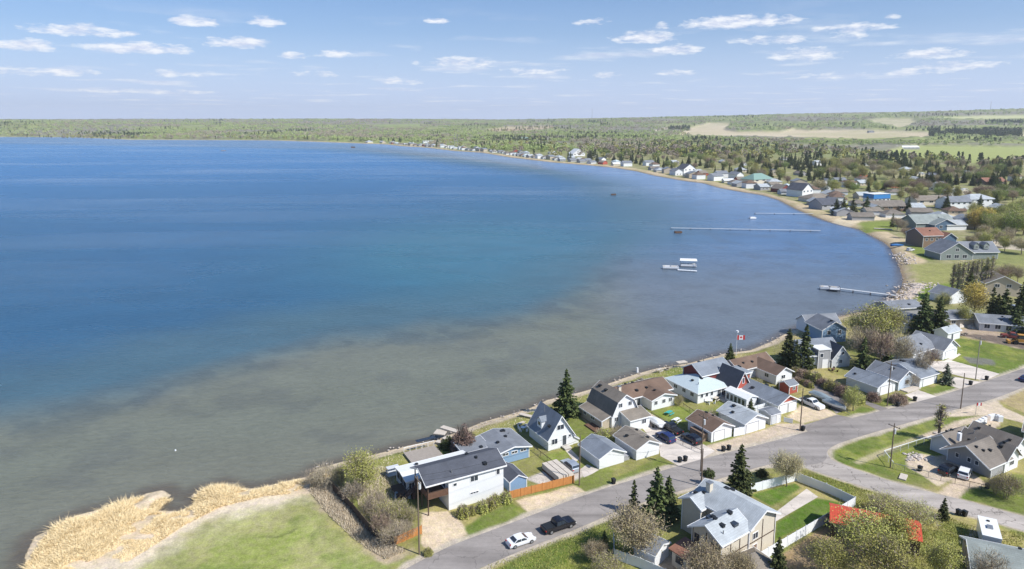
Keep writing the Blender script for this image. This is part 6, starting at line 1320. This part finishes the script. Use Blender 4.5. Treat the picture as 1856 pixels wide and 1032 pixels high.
def town_house(k, x, y, rot, where, group, sc=1.0):
    global HN
    wl, rf, w_, d_, hh_, kk = TMPL[k % len(TMPL)]; z = gz(x, y); lab = '%s walled house with a %s roof %s' % (CN[wl], CN[rf], where)
    if k in BUILT: t = copy_tree(BUILT[k]); t['label'] = lab; t['group'] = group
    else:
        t = thing('town_house', lab, 'house', (0, 0, 0), 0, group); kids = set(bpy.data.objects)
        b = Block(-w_/2, w_/2, -d_/2, d_/2, hh_, random.choice(['gx', 'gx', 'gy', 'hip']), random.uniform(1.8, 2.8), .5); b.wall().build('wall', wl, t); m_, _ = shell(b.polys(), .15); m_.build('roof', rf, t)
        for x_ in (-w_*.3, 0, w_*.3): window(t, 'f', x_, -d_/2, 1.0 if hh_ < 5 else 3.4, 1.5, 1.2)
        for y_ in (-d_*.2, d_*.2): window(t, 'l', y_, -w_/2, 1.0, 1.4, 1.2)
        if k % 2: b2 = Block(-w_*.2, w_*.25, -d_/2-3.5, -d_/2-.05, 2.6, 'gy', 1.2, .3); b2.wall().build('wing_wall', wl, t); m_, _ = shell(b2.polys(), .12); m_.build('wing_roof', rf, t)
        BUILT[k] = t; KIDS[t.name] = [o for o in bpy.data.objects if o.parent == t]
        for o in KIDS[t.name]: KIDS[o.name] = [q for q in bpy.data.objects if q.parent == o]
    t.location = (x, y, z); t.rotation_euler.z = rot; t.scale = (sc,)*3; HSPOT.append((x, y)); HN += 1; return t
# named houses further round the bay
def sp(label, px, py, w_, d_, h_, rise, rot, wl, rf, roof='gx', win=3):
    p = Gh(px, py) if py < 262 else G(px, py); b = Block(-w_/2, w_/2, -d_/2, d_/2, h_, roof, rise, .6); t = thing('house', label, 'house', (p.x, p.y, gz(p.x, p.y)), rot); add_block(t, b, wl, rf, None)
    for i in range(win): window(t, 'f', -w_/2+w_*(i+.5)/win, -d_/2, h_-1.9, w_/win*.4, 1.3)
    HSPOT.append((p.x, p.y)); return t
bb = sp('blue topped building with a white band above the bay beach', 1588, 368, 17, 11, 4.2, .1, .3, 'white_siding', 'blue_metal', 'flat', 4); add_block(bb, Block(-8.5, 8.5, -5.5, 5.5, 3.4, 'flat', 0, .3, z0=4.4), 'blue_metal', 'white_roof', None, wallname='upper_wall')
sp('tall white gabled house with dark roof facing the bay', 1449, 356, 15, 16, 6.5, 5.5, .55, 'white_siding', 'charcoal_shingle', 'gy', 3)
sp('house with a wide tan hip roof right of the tall white gabled house', 1480, 365, 24, 16, 3.4, 3.2, .3, 'cream_siding', 'tan_shingle', 'hip', 4)
sp('dark roofed bay house below the wide tan roof', 1495, 378, 20, 13, 4.0, 4.2, .4, 'grey_siding', 'charcoal_shingle', 'gx', 3)
sp('long mauve-brown roofed house below the blue topped building', 1603, 381, 26, 14, 3.8, 3.6, .1, 'brown_siding', 'dark_brown_shingle', 'gx', 3)
sp('long low building with a pale tan roof among bare trees', 1684, 370, 32, 15, 4.0, 3.0, .1, 'cream_siding', 'tan_shingle', 'gx', 4)
sp('white house with a mauve roof left of its white neighbour', 1728, 378, 20, 14, 6.0, 3.4, .2, 'white_siding', 'grey_shingle', 'gx', 4)
sp('rambling white house with several dark windows above the yellow tree', 1765, 374, 24, 15, 6.5, 3.2, .2, 'white_siding', 'light_grey_shingle', 'hip', 5)
sp('house with a rusty red roof near the right edge', 1795, 334, 26, 14, 3.4, 3.6, .2, 'brown_siding', 'red_brown_shingle', 'gx', 2)
sp('house with a green metal roof in the dense row along the bay', 1372, 332, 30, 18, 5, 5.5, .5, 'cream_siding', 'green_roof', 'hip', 3)
sp('bright white gable house in the row along the bay', 1243, 314, 20, 14, 6, 6, .5, 'white_siding', 'charcoal_shingle', 'gy', 3)
sp('red-brown cottage with a deck beside the tall white gabled house', 1415, 348, 14, 12, 3.6, 3.6, .5, 'dark_red_siding', 'dark_brown_shingle', 'gy', 2)
sp('long pale barn at the edge of the big green field', 1643, 271, 52, 18, 5, 3.5, .1, 'grey_siding', 'white_roof', 'gx', 5)
sp('white a-frame hall on the far town shore', 1045, 283, 26, 20, 5, 9, .4, 'white_siding', 'white_roof', 'gy', 3)
sp('large white block with a red base on the far town shore', 778, 262.5, 36, 16, 11, .2, .3, 'white_siding', 'white_roof', 'flat', 5)
sp('pale grey hall between the white block and the tall masts', 806, 263, 30, 16, 9, .2, .3, 'light_grey_siding', 'green_roof', 'flat', 4)
sp('green roofed hall behind the far town', 953, 256, 36, 18, 9, 3, .2, 'white_siding', 'green_roof', 'gx', 4)
sp('small farm shed on the tan field', 1578, 241, 22, 14, 5, 3, .1, 'grey_siding', 'grey_shingle', 'gx', 2)
GSH = 'houses in the town round the bay'
shore_w = [Vector(G(a, b, 0)) for a, b in SHORE_PX]
def along(i0, i1, off, step, jit, where, sc=1.0, skip=.1, seed=1):
    rg = random.Random(seed); acc = rg.uniform(0, step)
    for a, b in zip(shore_w[i0:i1], shore_w[i0+1:i1+1]):
        d = b-a; L = d.length; u = d.normalized(); n = Vector((u.y, -u.x, 0)); s_ = acc
        while s_ < L:
            p = a+u*s_+n*(off+rg.uniform(-jit, jit)); s_ += step*rg.uniform(.75, 1.4)
            if rg.random() < skip: continue
            if all((p.x-x)**2+(p.y-y)**2 > 14.5**2 for x, y in HSPOT): town_house(rg.randrange(16), p.x, p.y, math.atan2(u.y, u.x)+rg.choice([0, PI/2])+rg.uniform(-.12, .12), where, GSH, sc)
        acc = s_-L
IS = [i for i, (a, b) in enumerate(SHORE_PX) if (a, b) == (1500,402)][0]; IE = [i for i, (a, b) in enumerate(SHORE_PX) if (a, b) == (700,262)][0]; IM = IS+7
along(IS, IM, 20, 17, 4, 'in the first row above the bay beach'); along(IS, IM, 46, 19, 6, 'in the second row behind the bay beach', seed=2, skip=.05); along(IS, IM, 76, 24, 9, 'among trees behind the bay rows', seed=3, skip=.15); along(IS, IM, 115, 34, 14, 'in the woods of the town behind the bay', seed=4, skip=.2); along(IS, IM, 160, 44, 20, 'in the woods of the town behind the bay', seed=14, skip=.3)
along(IM, IE, 24, 21, 5, 'on the far town shore', seed=5, skip=.03); along(IM, IE, 58, 28, 10, 'in the second row of the far town', seed=6, skip=.15); along(IM, IE, 130, 60, 25, 'deep among the trees of the far town', 1.1, .4, 7)
along(IE, len(SHORE_PX)-8, 26, 60, 10, 'strung along the opposite lake shore', 1.3, .45, 8)
for k, (px, py) in enumerate([(1700,345),(1740,350),(1768,352),(1640,352),(1660,330),(1560,320),(1520,330),(1500,345),(1535,352),(1450,318),(1400,318),(1350,300),(1480,300),(1570,300),(1640,310),(1690,322),(1745,322),(1820,352),(1310,296),(1420,290),(1465,275),(1690,300),(1610,395),(1635,388),(1738,400),(1700,405),(1753,412),(1535,372),(1560,380),(1840,328),(1660,318)]):
    p = G(px, py); 
    if all((p.x-x)**2+(p.y-y)**2 > 17**2 for x, y in HSPOT): town_house((k*7) % 16, p.x, p.y, random.uniform(0, .6)+(k % 2)*PI/2, 'scattered through the inland woods of the town', 'houses scattered inland of the bay')
# trees of the town: spots, nearest ones become trees of their own, the rest woods
LM = [('the big blue topped building',1590,366),('the tall white gabled house',1449,356),('the wide tan hip roof',1480,365),('the long mauve-brown roof',1603,381),('the long pale tan roof',1684,370),('the rambling white house',1765,374),
 ('the rusty red roof',1795,334),('the green metal roof',1372,332),('the bright white gable house',1243,314),('the pale barn by the green field',1643,271),('the white a-frame hall',1045,283),('the tall pale masts',826,263),('the big green field',1760,285),
 ('the yellow trees',1782,415),('the bay house',1750,470),('the curved sandy beach',1520,395),('the yellow tree behind the bay rows',1258,278),('the tan field',1450,250),('the green roofed hall',953,256),('the white block with a red base',778,263),
 ('the far barge',640,262),('the inland spruce belt',1340,275),('the far town beach',1130,300),('the woods edge at the right',1840,360),('the middle of the bay town',1400,310),('the inland town spruces',1570,320),('the far left shore',300,253)]
LMW = [(n_, G(a, b)) for n_, a, b in LM]
def beside(x, y):
    n_, p = min(LMW, key=lambda q: (q[1].x-x)**2+(q[1].y-y)**2); dx, dy = x-p.x, y-p.y; u = Vector((p.x, p.y)).normalized(); al = dx*u.x+dy*u.y; ac = dx*u.y-dy*u.x
    w1 = 'just ' if math.hypot(dx, dy) < 45 else 'well ' if math.hypot(dx, dy) > 110 else ''
    return w1+(('beyond ' if al > 0 else 'in front of ') if abs(al) > abs(ac) else ('right of ' if ac > 0 else 'left of '))+n_
for o_ in bpy.data.objects:
    if o_.get('group') and o_.parent is None and o_.name.startswith('town_house'): o_['label'] = o_['label'].split(' roof ')[0].replace(' walled house with a ', ' house, ')+' roof, '+beside(o_.location.x, o_.location.y); o_['group'] = 'houses in the town round the bay'
SPOT = []   # (x, y, kind, H)
RR_ = np.array([(o.x, o.y) for o in [G(a, b) for a, b in [(1640,392),(1500,398),(1750,415),(1856,430)]]])
HS = np.array(HSPOT)
MAJ = [(o.location.x, o.location.y) for o in bpy.data.objects if o.parent is None and o.get('category') in ('house','bungalow','cottage','cabin','outbuilding') and o.location.y > 230]
def sow(px, n, md, kinds, h0, h1, seed, clear=8):
    for x, y in px_scatter(px, n, seed, md):
        if np.min((HS[:, 0]-x)**2+(HS[:, 1]-y)**2) < clear**2: continue
        if any(-6 < x-a < 24 and -8 < y-b < 16 for a, b in MAJ): continue
        sp_ = [k for k in kinds if k.startswith('spruce')]; de_ = [k for k in kinds if not k.startswith('spruce')]; fr = len(sp_)/len(kinds)
        v_ = float(fbm(np.array([x]), np.array([y]), 70, 2, 303)[0])+random.uniform(-.09, .09); pick = sp_ if (sp_ and (not de_ or v_ > .5+.28*(.5-fr))) else de_
        SPOT.append((x, y, random.choice(pick), random.uniform(h0, h1)))
DEC = ['green','green2','bare','green','bare2','tan','bright','bright']; SPR = ['spruce0','spruce1','spruce2','spruce_thin']
sow([(1500,392),(1560,385),(1660,385),(1800,385),(1856,385),(1856,340),(1650,330),(1480,345),(1440,350)], 200, 7, DEC+SPR[:2], 8, 13, 61)
sow([(1640,395),(1856,410),(1856,385),(1640,388)], 14, 8, DEC, 8, 12, 62); sow([(1790,425),(1856,430),(1856,400),(1780,400)], 22, 5, ['green','bright','bare','green2'], 10, 14, 63); sow([(1750,445),(1856,470),(1856,440),(1780,430)], 12, 7, ['tan','bare','spruce1','green'], 6, 10, 64)
for px, py, kd, H_ in ((1780,415,'gold',14),(1766,416,'gold',12),(1793,414,'gold',12),(1250,277,'gold',12),(1265,279,'gold',12),(1170,265,'gold',10),(1617,412,'spruce_thin',9),(1626,418,'bare2',9),(1635,420,'bare',8),(1640,432,'bare2',7),(1515,390,'spruce1',12),(1528,391,'spruce1',13),(1545,390,'spruce0',12),(1570,388,'spruce1',13),(1700,330,'spruce1',16),(1688,335,'spruce0',14)): q = G(px, py); SPOT.append((q.x, q.y, kd, H_))
for k in range(9): q = G(1724+k*8.5, 540-k*2+(k % 3)*4); SPOT.append((q.x, q.y, 'poplar', 15+k % 3))
for k in range(7): q = G(1760+k*14, 512-(k % 2)*5); SPOT.append((q.x, q.y, ['bare','bare2','scrub'][k % 3], 7))
sow([(1440,340),(1650,330),(1856,345),(1856,300),(1600,285),(1400,300),(1330,318)], 420, 8, DEC+SPR, 9, 15, 65)
HC = 12
sow([(1110,292),(1200,308),(1330,322),(1400,318),(1400,290),(1250,275),(1110,270)], 240, 10, DEC+SPR, 9, 15, 66)
sow([(1180,282),(1400,298),(1560,290),(1856,300),(1856,296),(1600,284),(1480,266),(1320,260),(1180,262)], 480, 9, SPR*2+DEC+DEC[:4], 11, 17, 67)
sow([(1560,266),(1660,266),(1856,268),(1856,258),(1560,262),(1340,255),(1240,253),(1240,258),(1500,264)], 330, 11, DEC, 9, 13, 68)
sow([(780,266),(870,275),(1000,290),(1110,298),(1180,285),(1180,262),(1000,252),(800,252),(690,255)], 700, 13, SPR+DEC, 10, 16, 69)
sow([(640,258),(700,260),(1180,262),(1260,250),(1240,244),(1050,240),(850,242),(640,248)], 900, 18, DEC+SPR[:2], 9, 14, 70)
sow([(0,247.5),(230,252.5),(480,253.5),(640,257),(640,246),(0,242)], 900, 22, DEC[:5]+SPR[:1], 10, 14, 71)
for (x0, x1, y0, y1, n_) in ((1684,1703,238,249,70), (1712,1776,240,246,130), (1778,1852,238,251,260), (1785,1856,222,226,90), (1050,1098,221,224,50), (1212,1250,232,237,60), (1335,1410,235,238,0)):
    for k in range(n_): q = Gh(random.uniform(x0, x1), random.uniform(y0, y1)); SPOT.append((q.x, q.y, SPR[k % 3], random.uniform(13, 19)))
sow([(1240,242),(1500,252),(1856,262),(1856,240),(1480,236),(1240,238)], 0, 20, DEC, 9, 13, 74)
SPOT.sort(key=lambda s_: s_[0]**2+s_[1]**2)
cnt = {'s': 0, 'd': 0}; rest = []
for (x, y, kd, H_) in SPOT:
    c = 's' if kd.startswith('spruce') else 'd'; cnt[c] += 1; z = gz(x, y) if x*x+y*y > 1000**2 else GZ
    if cnt[c] <= 290:
        
        if c == 's': lb = ('tall ' if H_ > 13 else 'low ' if H_ < 10.5 else '')+'dark pointed spruce '+beside(x, y); gp_ = 'spruces of the town round the bay'
        else:
            nm = {'green':'olive budding tree','green2':'olive budding tree','bare':'bare grey-brown tree','bare2':'bare reddish-brown tree','tan':'tan budding tree','bright':'fresh green tree','gold':'golden yellow leafing tree','poplar':'slim upright poplar','scrub':'twiggy budding shrub'}[kd]; lb = ('big ' if H_ > 12 else 'small ' if H_ < 10 else '')+nm+' '+beside(x, y); gp_ = nm+'s of the town round the bay'
        put_tree(kd, (x, y, z), H_, lb, 'tree', gp_, None, random.uniform(.85, 1.45) if c == 's' else random.uniform(.95, 1.35), True)
    else: rest.append((x, y, z, kd, H_))
# low templates for the woods beyond
def low_tmpl(kind, seed):
    rg = np.random.default_rng(seed)
    if kind.startswith('spruce'):
        n = 46; t = rg.uniform(.05, 1, n)**.8; a = rg.uniform(0, 2*PI, n); r = .20*(1-t)*rg.uniform(.5, 1.1, n); c = np.stack([np.cos(a)*r, np.sin(a)*r, t*.97], 1); V, F_ = tri_cloud(c, .17, rg, 1.0, direc=np.stack([np.cos(a)*.6, np.sin(a)*.6, -.5+0*a], 1), asp=1.2)
    else:
        n = 60; d = rg.normal(size=(n, 3)); d /= np.linalg.norm(d, axis=1)[:, None]; c = d*rg.uniform(.5, 1, n)[:, None]**.5*np.array([.36, .36, .36])+np.array([0, 0, .6]); V, F_ = tri_cloud(c, .15, rg, 1.0)
    return V, F_
def bulk(name, items, m, seed):
    if not items: return
    T4 = [low_tmpl(items[0][3], seed+i) for i in range(5)]; Vs = []; Fs = []; o = 0; rg = np.random.default_rng(seed)
    for (x, y, z, kd, H_) in items:
        V, F_ = T4[rg.integers(0, 5)]; a = rg.uniform(0, 6.28); c, s_ = math.cos(a), math.sin(a); R = V @ np.array([[c, s_, 0], [-s_, c, 0], [0, 0, 1]])
        Vs.append(R*H_*np.array([1.15, 1.15, 1.0])+np.array([x, y, z])); Fs.append(F_+o); o += len(V)
    tag(link(name, np_mesh(name, np.concatenate(Vs), np.concatenate(Fs), [m])), kind='stuff')
bulk('spruce_woods', [r_ for r_ in rest if r_[3].startswith('spruce')], 'spruce_needles', 1)
bulk('bare_woods', [r_ for r_ in rest if r_[3] in ('bare', 'bare2', 'tan')], 'twig', 2)
bulk('budding_woods', [r_ for r_ in rest if r_[3] in ('green', 'green2')], 'bud_green', 3)
bulk('green_woods', [r_ for r_ in rest if r_[3] in ('bright', 'gold', 'poplar', 'scrub')], 'bright_green', 4)
# wider woods that clothe the hills, seen as one mass
def hill_woods():
    rg = np.random.default_rng(91); n = 19000; a = rg.uniform(-.72, .72, n); R = np.exp(rg.uniform(math.log(1500), math.log(5600), n)); x, y = R*np.sin(a), R*np.cos(a); d = sdist(x, y, LAND); k = d > 45; x, y, d, R = x[k], y[k], d[k], R[k]
    z = ground_z(x, y, d); u, v = to_px(x, y, z); ok = np.ones(len(x), bool)
    for P_, c_ in FIELDS: ok &= ~inside(u, v, P_)
    for P_, c_ in FIELDS: ok &= ~inside(u, v-3, P_) & ~inside(u, v-6, P_)
    ok &= R > np.where(a[k] > .2, 1900, 1500); dens = fbm(x, y, 160, 3, 95); ok &= dens > .40
    x, y, z, R = x[ok], y[ok], z[ok], R[ok]; kind = fbm(x, y, 260, 3, 97)+rg.normal(0, .05, len(x))
    H_ = rg.uniform(8, 12, len(x))*(1+R/12000); z = z+3*(R > 1900)
    S_ = [(p, q, r, 'spruce0', h_*1.15) for p, q, r, h_, c in zip(x, y, z, H_, kind) if c > .68]; B_ = [(p, q, r, 'bare', h_) for p, q, r, h_, c in zip(x, y, z, H_, kind) if c < .42]; D_ = [(p, q, r, 'green', h_) for p, q, r, h_, c in zip(x, y, z, H_, kind) if .42 <= c <= .68]
    bulk('far_spruce_woods', S_, 'spruce_needles', 5); bulk('far_bare_woods', B_, 'twig', 6); bulk('far_budding_woods', D_, 'hill_green', 7)
hill_woods()
